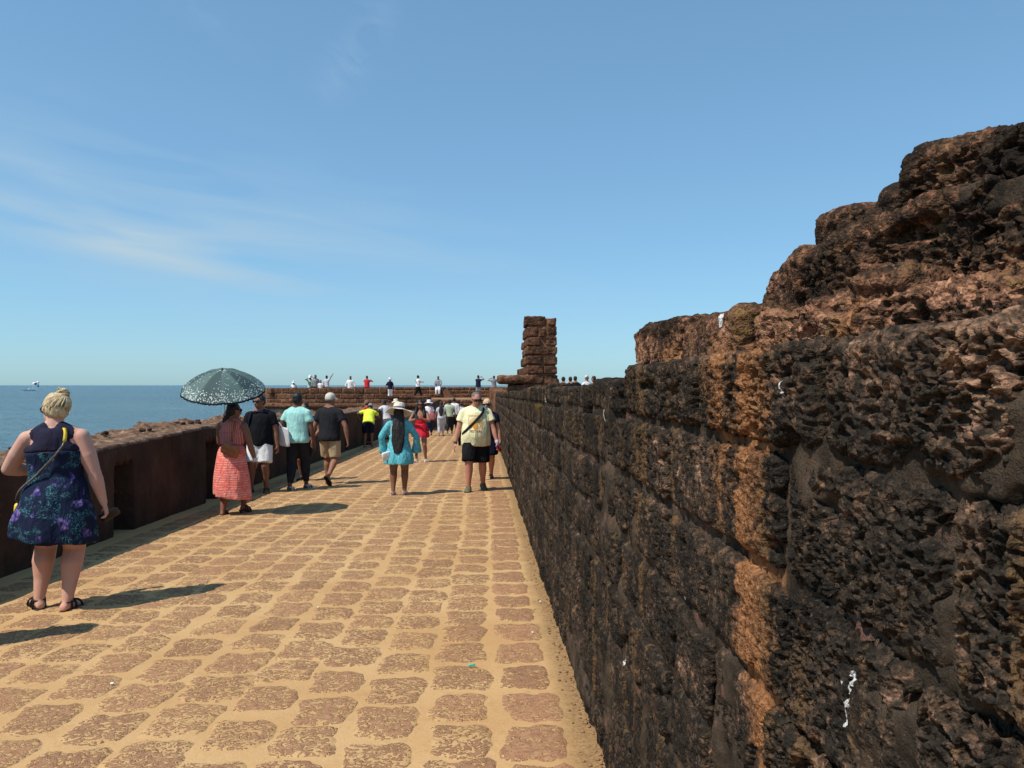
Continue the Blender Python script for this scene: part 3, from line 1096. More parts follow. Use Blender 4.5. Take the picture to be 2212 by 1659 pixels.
top = np.array([1.0 if k == 't' else (0.5 if (k == 'i' and t > 0.9) else 0.0) for k, t in prof])
top = np.tile(top, len(yl))
edge = np.tile(np.array([t if k == 't' else (0.0) for k, t in prof]), len(yl))
inn = np.tile(np.array([1.0 if k == 'i' else 0.0 for k, t in prof]), len(yl))
V[:, 0] += inn * (0.022 * fbm(V, 2.2, 4, 201) + 0.009 * fbm(V, 14.0, 3, 202) - 0.03 * sstep(0.35, 0.7, fbm(V, 5.0, 3, 208)))
lump = sstep(-0.05, 0.55, fbm(V, 2.4, 3, 203)) * sstep(0.25, 0.6, edge)
V[:, 2] += top * (0.025 * fbm(V, 4.5, 4, 204) + lump * (0.075 + 0.09 * fbm(V, 12.0, 3, 206)) - 0.05 * pits(V, 0.10, 1.0, (1, 1, 1), 205) * sstep(0.1, 0.4, edge))
V[:, 0] += (1 - inn) * 0 + (top == 0.5) * 0.015 * vnoise(V, 9.0, 207)
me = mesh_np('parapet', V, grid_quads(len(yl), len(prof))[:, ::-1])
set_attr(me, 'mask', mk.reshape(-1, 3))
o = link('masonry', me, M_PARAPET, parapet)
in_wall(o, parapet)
me = box_mesh('end', (-5.15, 40.9, -3), (-4.25, 41.25, 0.5), (10, 5, 30), 0.02, 5, 5)
in_wall(link('end_face', me, M_PARAPET, parapet), parapet)

# loose stones lying on the crest
crest = []
for k in range(34):
    y = rnd.uniform(6.2, 16)
    x = rnd.uniform(-5.0, -4.62)
    s = rnd.uniform(0.02, 0.05)
    P, N, Q = block((0, 0, 0), ((1, 0, 0), (0, 1, 0), (0, 0, 1)), (s * 2.2, s * 1.7, s * 1.1), (s / 2.2,) * 3, s * 0.5, 'FKTBLR')
    P = P + N * (0.4 * s * fbm(P + k, 1.2 / s, 2, 211))[:, None]
    o = link('loose_stone', mesh_np('loose_stone', P, Q), M_PARAPET)
    o.location = (x, y, float(par_top(y)) + 0.05)
    o.rotation_euler = (rnd.uniform(-.3, .3), rnd.uniform(-.3, .3), rnd.random() * 6)
    tag(o, 'small broken laterite stone lying on the crest of the sea-side parapet', 'stone', 'loose stones on the parapet crest')


# ================================================================= bastion, platform and far walls
def course_wall(root, pts, z0, z1, ch, bl, thick, seed, name='laterite_block', spc=0.06, skip=None, cap=None):
    """coursed blocks along a polyline in plan (front faces on the line, body behind on its left side)"""
    rr = random.Random(seed)
    seg = []
    tot = 0
    for (a, b_) in zip(pts[:-1], pts[1:]):
        l = math.dist(a, b_)
        seg.append((tot, l, a, b_))
        tot += l
    z = z1
    ci = 0
    while z > z0 + 0.05:
        h = min(ch * rr.uniform(0.9, 1.1), z - z0)
        s = -rr.random() * bl
        while s < tot:
            L = bl * rr.uniform(0.75, 1.35)
            c = s + L / 2
            a0, a1 = max(s, 0), min(s + L, tot)
            if a1 - a0 > 0.12 and not (skip and skip(c, z)):
                c = (a0 + a1) / 2
                for (st, l, a, b_) in seg:
                    if st <= c <= st + l:
                        t = (c - st) / l
                        px, py = a[0] + (b_[0] - a[0]) * t, a[1] + (b_[1] - a[1]) * t
                        ang = math.atan2(b_[1] - a[1], b_[0] - a[0])
                        nx, ny = -math.sin(ang), math.cos(ang)
                        o = red_block(root, root, (px + nx * thick / 2 + nx * rr.uniform(-.02, .02), py + ny * thick / 2, z - h / 2),
                                      (a1 - a0 - 0.02, thick, h - 0.016), ang, rr.randrange(900), spc, 0.022, 1.6)
                        break
            s += L
        z -= h
        ci += 1
    return


def core_strip(name, pts, z0, z1, inset, thick, mat, root, noise=0.02, seed=0, step=0.12):
    """continuous backing wall along the same polyline"""
    rows = []
    S = []
    for (a, b_) in zip(pts[:-1], pts[1:]):
        n = max(2, int(math.dist(a, b_) / step))
        ang = math.atan2(b_[1] - a[1], b_[0] - a[0])
        for i in range(n + (1 if b_ == pts[-1] else 0)):
            t = i / n
            S.append((a[0] + (b_[0] - a[0]) * t, a[1] + (b_[1] - a[1]) * t, -math.sin(ang), math.cos(ang)))
    zz = np.arange(z0, z1 + 0.001, max(step, (z1 - z0) / 60))
    zz[-1] = z1
    prof = [(inset, z) for z in zz] + [(inset + thick * 0.5, z1 + 0.005), (inset + thick, z1)] + [(inset + thick, z0)]
    P = np.array([[(px + nx * d, py + ny * d, z) for (d, z) in prof] for (px, py, nx, ny) in S]).reshape(-1, 3)
    n = fbm(P, 2.5, 3, seed)
    nn = np.repeat(np.array([(nx, ny) for (_, _, nx, ny) in S]), len(prof), 0)
    P[:, :2] += nn * (noise * n)[:, None]
    P[:, 2] += np.where(P[:, 2] > z1 - 0.02, noise * n, 0)
    me = mesh_np(name, P, grid_quads(len(S), len(prof)))
    set_attr(me, 'mask', red_masks(P, None))
    return in_wall(link(name, me, mat, root), root)


bastion = tag(empty('bastion', (-8, 41, -2)), 'weathered laterite bastion with a rounded cornice at the far end of the walkway', 'bastion')
BP = [(-12.6, 46.5), (-12.2, 43.0), (-11.2, 40.9), (-9.2, 40.1), (-5.0, 40.4)]
BP = BP[1:]
course_wall(bastion, BP, 0.62, 1.44, 0.30, 0.58, 0.34, 5)
core_strip('mortar_core', BP, 0.40, 1.40, 0.016, 0.5, M_REDMORTAR, bastion, 0.012, 6)
# lower stretch on the right, broken down to a rounded stump
BP2 = [(-5.0, 40.4), (-2.75, 41.0)]
course_wall(bastion, BP2, 0.62, 1.02, 0.2, 0.6, 0.5, 8)
core_strip('mortar_core', BP2, 0.40, 0.98, 0.05, 0.6, M_REDMORTAR, bastion, 0.02, 9)
# cornice: half-round moulding all along
CP = BP + [BP2[1]]
prof = [(0.05, -0.16)] + [(0.02 - 0.20 * math.sin(t), 0.0 - 0.15 * math.cos(t)) for t in np.linspace(0.15, math.pi - 0.1, 12)] + [(0.08, 0.16)]
S = []
for (a, b_) in zip(CP[:-1], CP[1:]):
    n = max(2, int(math.dist(a, b_) / 0.15))
    ang = math.atan2(b_[1] - a[1], b_[0] - a[0])
    for i in range(n + (1 if b_ == CP[-1] else 0)):
        t = i / n
        S.append((a[0] + (b_[0] - a[0]) * t, a[1] + (b_[1] - a[1]) * t, -math.sin(ang), math.cos(ang)))
P = np.array([[(px + nx * d, py + ny * d, 0.50 + z) for (d, z) in prof] for (px, py, nx, ny) in S]).reshape(-1, 3)
P += 0.03 * np.stack([fbm(P, 3.0, 3, 220), fbm(P, 3.0, 3, 221), fbm(P, 3.0, 3, 222)], 1)
me = mesh_np('cornice', P, grid_quads(len(S), len(prof)))
set_attr(me, 'mask', red_masks(P, None))
in_wall(link('cornice', me, M_LATRED, bastion), bastion)
b = MB('pale_plaster', 0.95, 0.1)
co = b.coord('World')
pc = b.ramp(b.noise(b.coord('World', (1, 1, 0.35)), 1.9, 6, 0.7), [(0.3, (0.10, 0.065, 0.045)), (0.5, (0.27, 0.2, 0.15)), (0.7, (0.42, 0.35, 0.28))])
b.color(pc)
b.bump(b.noise(co, 8, 5), 0.5, 0.03)
M_PALE = b.m
core_strip('plaster_face', CP, -3.2, 0.38, 0.06, 0.6, M_PALE, bastion, 0.03, 15)
core_strip('return_face', [(-12.6, 60.5), (-12.2, 43.0)], -3.2, 1.40, 0.0, 0.5, M_LATRED, bastion, 0.03, 16, 0.4)
# return wall from the stump back to the platform's retaining wall
core_strip('return_face', [(-2.75, 41.0), (-2.9, 52.1)], -1.4, 0.62, 0.0, 0.5, M_LATRED, bastion, 0.04, 17, 0.3)

# platform on top of the bastion
Vp = np.array([(-12.2, 42.6, 0.60), (-11, 40.6, 0.60), (-5.0, 40.6, 0.60), (-2.85, 41.2, 0.60), (-3.0, 52.2, 0.60), (9.0, 52.2, 0.60), (9.0, 61.2, 0.60), (-12.5, 61.2, 0.60)])
pm = bpy.data.meshes.new('platform_ground')
pm.from_pydata([tuple(v) for v in Vp], [], [list(range(8))])
tag(link('platform_ground', pm, M_EARTH), kind='structure')

retain = tag(empty('retaining_wall', (0, 52, -1)), 'red laterite block wall closing the far end of the walkway below the platform', 'wall')
course_wall(retain, [(-3.1, 52.1), (5.0, 52.1)], -1.15, 0.60, 0.25, 0.45, 0.35, 21, spc=0.09)
core_strip('mortar_core', [(-3.2, 52.1), (9.0, 52.1)], -1.5, 0.58, 0.02, 0.4, M_REDMORTAR, retain, 0.015, 22, 0.3)

farwall = tag(empty('platform_parapet', (-2, 60, 0.6)), 'long low sunlit laterite parapet at the back of the platform against the sea', 'wall')
course_wall(farwall, [(-12.4, 60.6), (5.5, 60.6)], 0.60, 1.44, 0.28, 0.62, 0.4, 31, spc=0.12)
core_strip('mortar_core', [(-12.5, 60.6), (9.5, 60.6)], -2.0, 1.41, 0.018, 0.6, M_REDMORTAR, farwall, 0.012, 32, 0.4)
# sloping buttress half way along
P = np.array([(-3.5, 60.55, 1.38), (-2.9, 60.55, 1.38), (-2.2, 60.55, 0.58), (-3.5, 60.55, 0.58), (-3.5, 60.2, 1.33), (-3.1, 60.2, 1.33), (-2.3, 60.0, 0.58), (-3.5, 60.0, 0.58)])
me = mesh_np('buttress', P, [[4, 7, 6, 5], [0, 4, 5, 1], [1, 5, 6, 2], [0, 3, 7, 4], [0, 1, 2, 3], [3, 2, 6, 7]], smooth=False)
set_attr(me, 'mask', red_masks(P, None))
in_wall(link('buttress', me, M_LATRED, farwall), farwall)

# tumbled blocks where the right wall stops, stepping up to the platform
steps = tag(empty('block_steps', (1.2, 40, -0.8)), 'tumbled laterite blocks stepping up behind the end of the right wall', 'steps')
for k in range(16):
    y = 34.4 + k * 1.1
    red_block(steps, steps, (1.35 + rnd.uniform(-.1, .1) - 0.030 * k, y, gz(y) + 0.45 + 0.055 * k), (0.9, 1.0, 0.9 + 0.1 * k), rnd.uniform(-.2, .2), 500 + k, 0.09, 0.08)

# terrace inside the fort, behind the right wall
Vt = np.array([(1.3, 20, 0.30), (40, 20, 0.30), (40, 52.3, 0.30), (1.3, 52.3, 0.30), (1.3, -10, -0.6), (40, -10, -0.6)])
tm = bpy.data.meshes.new('terrace_ground')
tm.from_pydata([tuple(v) for v in Vt], [], [(0, 1, 2, 3), (4, 5, 1, 0)])
tag(link('terrace_ground', tm, M_EARTH), kind='structure')

# ================================================================= solids for people and their things


def rotm(ax, deg):
    return np.array(Matrix.Rotation(R(deg), 3, ax))


def unit(v):
    v = np.asarray(v, float)
    return v / max(np.linalg.norm(v), 1e-9)


class Prim:
    """collects closed primitives (round cones, ellipsoids, lofts) into one vertex / face list"""

    def __init__(self):
        self.v, self.f = [], []

    def rings(self, rs, cap=True):
        o = len(self.v)
        n = len(rs[0])
        for r in rs:
            self.v += [tuple(p) for p in r]
        for k in range(len(rs) - 1):
            for i in range(n):
                j = (i + 1) % n
                self.f.append((o + k * n + i, o + k * n + j, o + (k + 1) * n + j, o + (k + 1) * n + i))
        if cap:
            self.f.append(tuple(o + i for i in range(n))[::-1])
            self.f.append(tuple(o + (len(rs) - 1) * n + i for i in range(n)))
        return self

    def cone(self, p0, p1, r0, r1, n=12, flat=1.0, flat_ax=None):
        """round cone from p0 to p1"""
        p0, p1 = np.asarray(p0, float), np.asarray(p1, float)
        d = unit(p1 - p0)
        a = flat_ax if flat_ax is not None else (np.array([1.0, 0, 0]) if abs(d[0]) < 0.8 else np.array([0, 1.0, 0]))
        u = unit(a - d * np.dot(a, d))
        w = np.cross(d, u)
        th = np.linspace(0, 2 * math.pi, n, endpoint=False)
        circ = np.cos(th)[:, None] * u + np.sin(th)[:, None] * w * flat
        rs = []
        for a in (-80, -50, -22):
            rs.append(p0 + d * r0 * math.sin(R(a)) + circ * r0 * math.cos(R(a)))
        rs.append(p0 + circ * r0)
        rs.append(p1 + circ * r1)
        for a in (22, 50, 80):
            rs.append(p1 + d * r1 * math.sin(R(a)) + circ * r1 * math.cos(R(a)))
        return self.rings(rs)

    def tube(self, p0, p1, r0, r1, n=16):
        """flat-ended tapered tube (cloth cut off straight at the hem)"""
        p0, p1 = np.asarray(p0, float), np.asarray(p1, float)
        d = unit(p1 - p0)
        a = np.array([1.0, 0, 0]) if abs(d[0]) < 0.8 else np.array([0, 1.0, 0])
        u = unit(a - d * np.dot(a, d))
        w = np.cross(d, u)
        th = np.linspace(0, 2 * math.pi, n, endpoint=False)
        circ = np.cos(th)[:, None] * u + np.sin(th)[:, None] * w
        return self.rings([p0 + circ * r0, (p0 + p1) / 2 + circ * (r0 + r1) / 2, p1 + circ * r1])

    def chain(self, pts, rad, n=12):
        for k in range(len(pts) - 1):
            self.cone(pts[k], pts[k + 1], rad[k], rad[k + 1], n)
        return self

    def ell(self, c, rad, M=None, n=14, m=9):
        c = np.asarray(c, float)
        M = np.eye(3) if M is None else M
        rs = []
        th = np.linspace(0, 2 * math.pi, n, endpoint=False)
        for k in range(m):
            a = R(-86 + 172 * k / (m - 1))
            q = np.stack([np.cos(th) * math.cos(a) * rad[0], np.sin(th) * math.cos(a) * rad[1], 0 * th + math.sin(a) * rad[2]], 1)
            rs.append(c + q @ M.T)
        return self.rings(rs)

    def loft(self, secs, n=20, wave=None):
        """secs: (centre, x-axis*rx, y-axis*ry)"""
        th = np.linspace(0, 2 * math.pi, n, endpoint=False)
        rs = []
        for k, (c, ax, ay) in enumerate(secs):
            w = 1.0 if wave is None else wave(k / (len(secs) - 1), th)
            rs.append(np.asarray(c) + (np.cos(th) * w)[:, None] * np.asarray(ax) + (np.sin(th) * w)[:, None] * np.asarray(ay))
        return self.rings(rs)

    def strap(self, pts, w, t, nrm):
        """flat band along points; nrm(i) gives the outward direction"""
        pts = [np.asarray(p, float) for p in pts]
        rs = []
        for i, p in enumerate(pts):
            d = unit(pts[min(i + 1, len(pts) - 1)] - pts[max(i - 1, 0)])
            n_ = unit(nrm(p, i))
            s = unit(np.cross(d, n_))
            rs.append(np.array([p + s * w + n_ * t, p - s * w + n_ * t, p - s * w - n_ * t, p + s * w - n_ * t]))
        return self.rings(rs)

    def mesh(self, name, smooth=True):
        me = bpy.data.meshes.new(name)
        me.from_pydata(self.v, [], self.f)
        me.polygons.foreach_set('use_smooth', [smooth] * len(me.polygons))
        me.update()
        return me


PENDING = []


def solid(name, prim, voxel, mat, parent, smooth=3, post=None):
    """fuse the primitives of one part into one continuous skin"""
    me = prim.mesh(name)
    o = link(name, me, mat, parent)
    m = o.modifiers.new('fuse', 'REMESH')
    m.mode = 'VOXEL'
    m.voxel_size = voxel
    m.use_smooth_shade = True
    s = o.modifiers.new('soften', 'SMOOTH')
    s.factor = 0.5
    s.iterations = smooth
    PENDING.append((o, post))
    return o


def finish_solids():
    dg = bpy.context.evaluated_depsgraph_get()
    done = []
    for o, post in PENDING:
        done.append(bpy.data.meshes.new_from_object(o.evaluated_get(dg)))
    for (o, post), me in zip(PENDING, done):
        old = o.data
        o.modifiers.clear()
        me.name = old.name
        o.data = me
        bpy.data.meshes.remove(old)
        me.polygons.foreach_set('use_smooth', [True] * len(me.polygons))
        if post:
            co = np.zeros(len(me.vertices) * 3, np.float32)
            me.vertices.foreach_get('co', co)
            no = np.zeros(len(me.vertices) * 3, np.float32)
            me.vertex_normals.foreach_get('vector', no)
            P = post(co.reshape(-1, 3).astype(float), no.reshape(-1, 3).astype(float))
            me.vertices.foreach_set('co', np.ascontiguousarray(P, np.float32).ravel())
            me.update()
    PENDING.clear()


def folds(amp, freq, seed, zs=0.35):
    def f(P, N):
        h = amp * fbm(P, np.array([freq, freq, freq * zs]), 2, seed)
        return P + N * h[:, None]
    return f


def strands(amp, seed, fz=6.0, fx=55.0):
    def f(P, N):
        h = amp * vnoise(P, np.array([fx, fx, fz]), seed) + 0.6 * amp * vnoise(P, np.array([fx * 2.3, fx * 2.3, fz * 1.6]), seed + 3)
        return P + N * h[:, None]
    return f


# ---------------------------------------------------------------- skin, hair and cloth
def skin(name, c, red=0.12):
    b = MB(name, 0.62, 0.3)
    co = b.coord('Object')
    n = b.noise(co, 14, 4)
    b.color(b.mix(b.step(n, 0.3, 0.7), c, (min(1, c[0] * 1.08 + 0.01), c[1] * (1 - red), c[2] * (1 - red))))
    b.bump(b.noise(co, 120, 2), 0.15, 0.003)
    return b.m


SK_FAIR = skin('fair_skin', (0.56, 0.34, 0.25))
SK_RED = skin('tanned_fair_skin', (0.46, 0.235, 0.165))
SK_BROWN = skin('brown_skin', (0.21, 0.105, 0.062))
SK_DARK = skin('dark_brown_skin', (0.125, 0.062, 0.038))
SK_MID = skin('mid_brown_skin', (0.265, 0.135, 0.08))


def hairmat(name, a, c):
    b = MB(name, 0.5, 0.35)
    co = b.coord('Object', (1, 1, 0.18))
    n = b.noise(co, 90, 4, 0.65)
    b.color(b.ramp(n, [(0.35, a), (0.65, c)]))
    b.bump(n, 0.8, 0.006)
    return b.m


HAIR_BLACK = hairmat('black_hair', (0.006, 0.005, 0.005), (0.026, 0.02, 0.017))
HAIR_BROWN = hairmat('dark_brown_hair', (0.010, 0.007, 0.005), (0.05, 0.03, 0.02))
HAIR_BLOND = hairmat('blond_hair', (0.33, 0.215, 0.09), (0.74, 0.59, 0.36))
HAIR_GREY = hairmat('grey_brown_hair', (0.06, 0.05, 0.042), (0.2, 0.175, 0.15))

BLACK = plain('black_fabric', (0.010, 0.010, 0.011), 0.85, 0.2, 0.2)
RUBBER = plain('black_rubber', (0.015, 0.014, 0.013), 0.7, 0.3)
LENS = plain('dark_lens', (0.006, 0.006, 0.007), 0.15, 0.6)
LEATHER = plain('brown_sandal_leather', (0.07, 0.036, 0.022), 0.6, 0.3)
TAN_LEATHER = plain('tan_bag_leather', (0.33, 0.115, 0.038), 0.5, 0.35, 0.18)
WHITE_LEATHER = plain('white_leather', (0.75, 0.74, 0.72), 0.5, 0.35)
STEEL = plain('steel', (0.55, 0.55, 0.55), 0.3, 0.6)


def pat_floral(b, co, base):
    """purple and violet blooms with small teal sprigs on navy"""
    big = b.noise(co, 7.5, 2, 0.5, 0.4)
    leaf = b.noise(co, 46, 3, 0.6, 2.4)
    spr = b.math('MULTIPLY', b.step(b.noise(co, 9.0, 2, 0.5, 0.8), 0.5, 0.56), b.step(leaf, 0.53, 0.57))
    teal = b.mix(b.noise(co, 30, 2), (0.018, 0.09, 0.11), (0.085, 0.27, 0.29))
    c = b.mix(spr, base, teal)
    bl = b.math('MULTIPLY', b.step(big, 0.575, 0.63), b.step(b.noise(co, 26, 3, 0.6, 1.0), 0.36, 0.5))
    pur = b.mix(b.step(b.noise(co, 34, 3), 0.4, 0.65), (0.045, 0.032, 0.16), (0.23, 0.165, 0.40))
    return b.mix(bl, c, pur)


def pat_stripes(b, co, base):
    """thin pale hand-drawn stripes on coral pink"""
    s = b.n('SeparateXYZ')
    b.put(s.inputs[0], co)
    wob = b.noise(b.coord('Object', (0.8, 0.8, 1)), 6, 4)
    z = b.math('ADD', s.outputs[2], b.math('MULTIPLY', wob, 0.05))
    fr = b.math('FRACT', b.math('MULTIPLY', z, 31.0))
    m = b.math('MULTIPLY', b.step(fr, 0.38, 0.55), b.step(fr, 0.92, 0.78))
    m = b.math('MULTIPLY', m, b.step(b.noise(co, 18, 3), 0.32, 0.6))
    band = b.step(b.noise(b.coord('Object', (0.2, 0.2, 1)), 5.2, 1), 0.42, 0.58)
    return b.mix(b.math('MULTIPLY', m, 0.7), b.mix(b.math('MULTIPLY', band, 0.6), base, (0.74, 0.115, 0.07)), (0.82, 0.48, 0.42))


def pat_stripes_v(b, co, base):
    s = b.n('SeparateXYZ')
    b.put(s.inputs[0], co)
    fr = b.math('FRACT', b.math('MULTIPLY', b.math('ADD', s.outputs[0], b.math('MULTIPLY', b.noise(co, 5, 2), 0.03)), 42.0))
    m = b.math('MULTIPLY', b.step(fr, 0.4, 0.55), b.step(fr, 0.95, 0.8))
    return b.mix(m, base, (0.62, 0.26, 0.22))


def pat_lace(b, co, base):
    """paler embroidery on turquoise gauze"""
    v = b.vor(co, 22)
    m = b.math('MULTIPLY', b.step(v.outputs['Distance'], 0.34, 0.16), 0.75)
    return b.mix(m, base, (0.32, 0.62, 0.66))


C = {
    'navy_floral': cloth('navy_floral_cloth', (0.012, 0.018, 0.045), pat_floral),
    'navy_sheer': cloth('navy_sheer_cloth', (0.022, 0.020, 0.040)),
    'coral': cloth('coral_striped_cloth', (0.74, 0.205, 0.17), pat_stripes),
    'coral_top': cloth('coral_ribbed_cloth', (0.45, 0.115, 0.095), pat_stripes_v),
    'black': cloth('black_cloth', (0.010, 0.010, 0.012)),
    'charcoal': cloth('charcoal_cloth', (0.020, 0.020, 0.023)),
    'white': cloth('white_cloth', (0.76, 0.75, 0.74)),
    'mint': cloth('mint_cloth', (0.35, 0.66, 0.61)),
    'khaki': cloth('khaki_cloth', (0.44, 0.33, 0.20)),
    'slate': cloth('dark_slate_cloth', (0.022, 0.023, 0.027)),
    'neon': cloth('neon_yellow_cloth', (0.72, 0.83, 0.07)),
    'navy': cloth('navy_cloth', (0.010, 0.013, 0.035)),
    'turq': cloth('turquoise_gauze', (0.105, 0.43, 0.49), pat_lace),
    'red': cloth('scarlet_cloth', (0.68, 0.028, 0.05)),
    'denim': cloth('denim_cloth', (0.02, 0.035, 0.085)),
    'cream': cloth('cream_yellow_cloth', (0.80, 0.76, 0.46)),
    'grey': cloth('grey_cloth', (0.26, 0.26, 0.28)),
    'palegrey': cloth('pale_grey_cloth', (0.50, 0.51, 0.57)),
    'sage': cloth('sage_green_cloth', (0.38, 0.45, 0.30)),
    'palegreen': cloth('pale_green_cloth', (0.42, 0.55, 0.36)),
    'straw': cloth('cream_straw', (0.72, 0.66, 0.52)),
    'beige_cap': cloth('stone_cap_cloth', (0.60, 0.56, 0.47)),
    'pink': cloth('dusty_pink_cloth', (0.42, 0.13, 0.14)),
    'redflat': cloth('red_cloth', (0.55, 0.03, 0.035)),
    'bluestripe': cloth('pale_blue_cloth', (0.30, 0.55, 0.65)),
    'brown': cloth('brown_cloth', (0.19, 0.12, 0.08)),
}


# ---------------------------------------------------------------- the figure
def ik(a, c, l1, l2, pole):
    """joint between a and c with limb lengths l1, l2 bending towards pole"""
    a, c = np.asarray(a, float), np.asarray(c, float)
    d = c - a
    L = np.linalg.norm(d)
    Lm = min(L, (l1 + l2) * 0.999)
    u = d / max(L, 1e-6)
    c = a + u * Lm
    x = (l1 * l1 - l2 * l2 + Lm * Lm) / (2 * Lm)
    h = math.sqrt(max(l1 * l1 - x * x, 0))
    p = np.asarray(pole, float)
    p = unit(p - u * np.dot(p, u))
    return a + u * x + p * h, c


MALE = [(-.055, .060, .056, 0), (-.015, .086, .066, -.004), (.03, .088, .064, 0), (.085, .083, .058, 0), (.145, .090, .062, .002), (.20, .101, .066, .003), (.25, .104, .058, 0), (.28, .088, .047, -.003), (.303, .048, .036, -.004)]
FEMALE = [(-.055, .066, .060, -.002), (-.015, .096, .074, -.008), (.03, .092, .066, -.003), (.085, .073, .052, 0), (.14, .079, .056, .004), (.195, .088, .068, .009), (.245, .088, .054, .002), (.275, .076, .043, -.002), (.30, .042, .033, -.004)]


class Figure:
    """joints of a posed person in local metres (x right, y forwards, z up, origin between the feet)"""

    def __init__(self, H, female=False, wide=1.0, limb=1.0, belly=0.0, pelvis=(0, 0, .525), lean=0.0, side=0.0, twist=0.0,
                 feet=((-.055, -.01, 0, 0), (.055, .01, 0, 0)), hands=((-.17, .02, .47), (.17, .02, .47)), elbow=((-.6, -.8, 0), (.6, -.8, 0)),
                 knee=((-.08, 1, 0), (.08, 1, 0)), head=(0, 0, 0), hipyaw=0.0, toe=(8, 8), heel=(0, 0), curl=(0.35, 0.35), shoulder=0.0):
        self.H, self.female, self.wide, self.limb, self.belly = H, female, wide, limb, belly
        self.pel = np.array(pelvis, float)
        T = rotm('Z', twist) @ rotm('X', -lean) @ rotm('Y', side)
        self.T = T
        self.prof = FEMALE if female else MALE
        sw = (.098 if female else .111) * (0.62 + 0.38 * wide)
        self.P = lambda t, x=0.0, y=0.0: self.pel + T @ np.array([x, y, t])
        self.sh = [self.P(.258 + shoulder, -sw, -.005), self.P(.258 + shoulder, sw, -.005)]
        self.neck = self.P(.30, 0, -.004)
        hy, hp, hr = head
        self.HM = rotm('Z', twist * 0.5 + hy) @ rotm('X', -lean * 0.35 - hp) @ rotm('Y', hr)
        self.headc = self.neck + T @ np.array([0, .006, .030]) + self.HM @ np.array([0, .010, .062])
        self.HM = self.HM * 1.08
        HZ = rotm('Z', hipyaw)
        self.hip = [self.pel + HZ @ np.array([-.050 * (0.7 + .3 * wide), 0, -.01]), self.pel + HZ @ np.array([.050 * (0.7 + .3 * wide), 0, -.01])]
        self.ank, self.kn, self.toe_d = [], [], []
        for i in (0, 1):
            f = feet[i]
            a = np.array([f[0], f[1], .042 + f[2]])
            k, a2 = ik(self.hip[i], a, .247, .240, knee[i])
            self.kn.append(k)
            self.ank.append(a2)
            yaw = toe[i] * (-1 if i else 1)
            self.toe_d.append(rotm('Z', yaw) @ rotm('X', -heel[i]) @ np.array([0, 1.0, 0]))
        self.el, self.wr = [], []
        for i in (0, 1):
            e, w = ik(self.sh[i], hands[i], .172, .148, elbow[i])
            self.el.append(e)
            self.wr.append(w)
        self.curl = curl

    def torso_secs(self, t0=-1, t1=1, inflate=0.0, k=1.0):
        out = []
        for (t, rx, ry, yo) in self.prof:
            if t < t0 or t > t1:
                continue
            bel = self.belly * math.exp(-((t - .07) / .085) ** 2)
            w = self.wide if t < .22 else 0.5 + 0.5 * self.wide
            rx2 = (rx * w + bel * .35) * k + inflate
            ry2 = (ry * (0.4 + 0.6 * self.wide) + bel * .62) * k + inflate
            c = self.P(t, 0, yo + bel * .5)
            out.append((c, self.T @ np.array([rx2, 0, 0]), self.T @ np.array([0, ry2, 0])))
        return out

    def s(self, prim):
        prim.v = [tuple(np.asarray(p) * self.H) for p in prim.v]
        return prim

    def hand(self, p, i, detail=True):
        w, e = self.wr[i], self.el[i]
        d = unit(w - e)
        inward = np.array([1.0 if i == 0 else -1.0, -0.25, 0])
        n_ = unit(inward - d * np.dot(inward, d))
        s_ = np.cross(d, n_) * (1 if i == 0 else -1)
        if s_[1] < 0:
            s_ = -s_
        secs = [(w + d * t, s_ * a, n_ * b_) for t, a, b_ in ((-.006, .014, .011), (.012, .0175, .0105), (.034, .0215, .0105), (.052, .0205, .009), (.058, .012, .005))]
        p.loft(secs, 12)
        cu = self.curl[i]
        if not detail:
            p.cone(w + d * .05, w + d * .085 + n_ * .015, .013, .009, 8)
            return
        for j, (o_, l) in enumerate(((.0155, .036), (.0055, .041), (-.0050, .038), (-.0150, .029))):
            b0 = w + d * .050 + s_ * o_
            a1, a2 = cu * 45, cu * 120
            d1 = d * math.cos(R(a1)) + n_ * math.sin(R(a1))
            d2 = d * math.cos(R(a2)) + n_ * math.sin(R(a2))
            m = b0 + d1 * l * .55
            p.cone(b0, m, .0058, .0054, 8).cone(m, m + d2 * l * .5, .0054, .0045, 8)
        t0 = w + d * .012 + s_ * .014
        t1 = t0 + unit(d * .6 + s_ * .75 + n_ * .35) * .026
        p.cone(t0, t1, .0085, .007, 8).cone(t1, t1 + unit(d + n_ * (0.2 + cu) + s_ * .15) * .022, .0066, .005, 8)

    def body_prim(self, detail=True):
        p = Prim()
        f = self.limb
        p.loft(self.torso_secs(), 20)
        p.cone(self.P(.285, 0, -.006), self.headc + self.HM @ np.array([0, -.012, -.03]), .034 * (0.5 + .5 * f), .031 * (0.5 + .5 * f), 12)
        hc, M = self.headc, self.HM
        hd = lambda x, y, z: hc + M @ np.array([x, y, z])
        p.ell(hd(0, -.006, .010), (.0435, .053, .053), M)
        p.ell(hd(0, .012, -.022), (.036, .037, .042), M)
        p.ell(hd(0, .026, -.046), (.019, .017, .014), M)
        if detail:
            p.cone(hd(0, .046, .004), hd(0, .057, -.016), .0055, .0085, 8)
            p.ell(hd(0, .042, .017), (.030, .008, .007), M)
            p.ell(hd(0, .047, -.030), (.013, .006, .005), M)
            for s in (-1, 1):
                p.ell(hd(s * .0445, -.004, -.004), (.006, .012, .017), M)
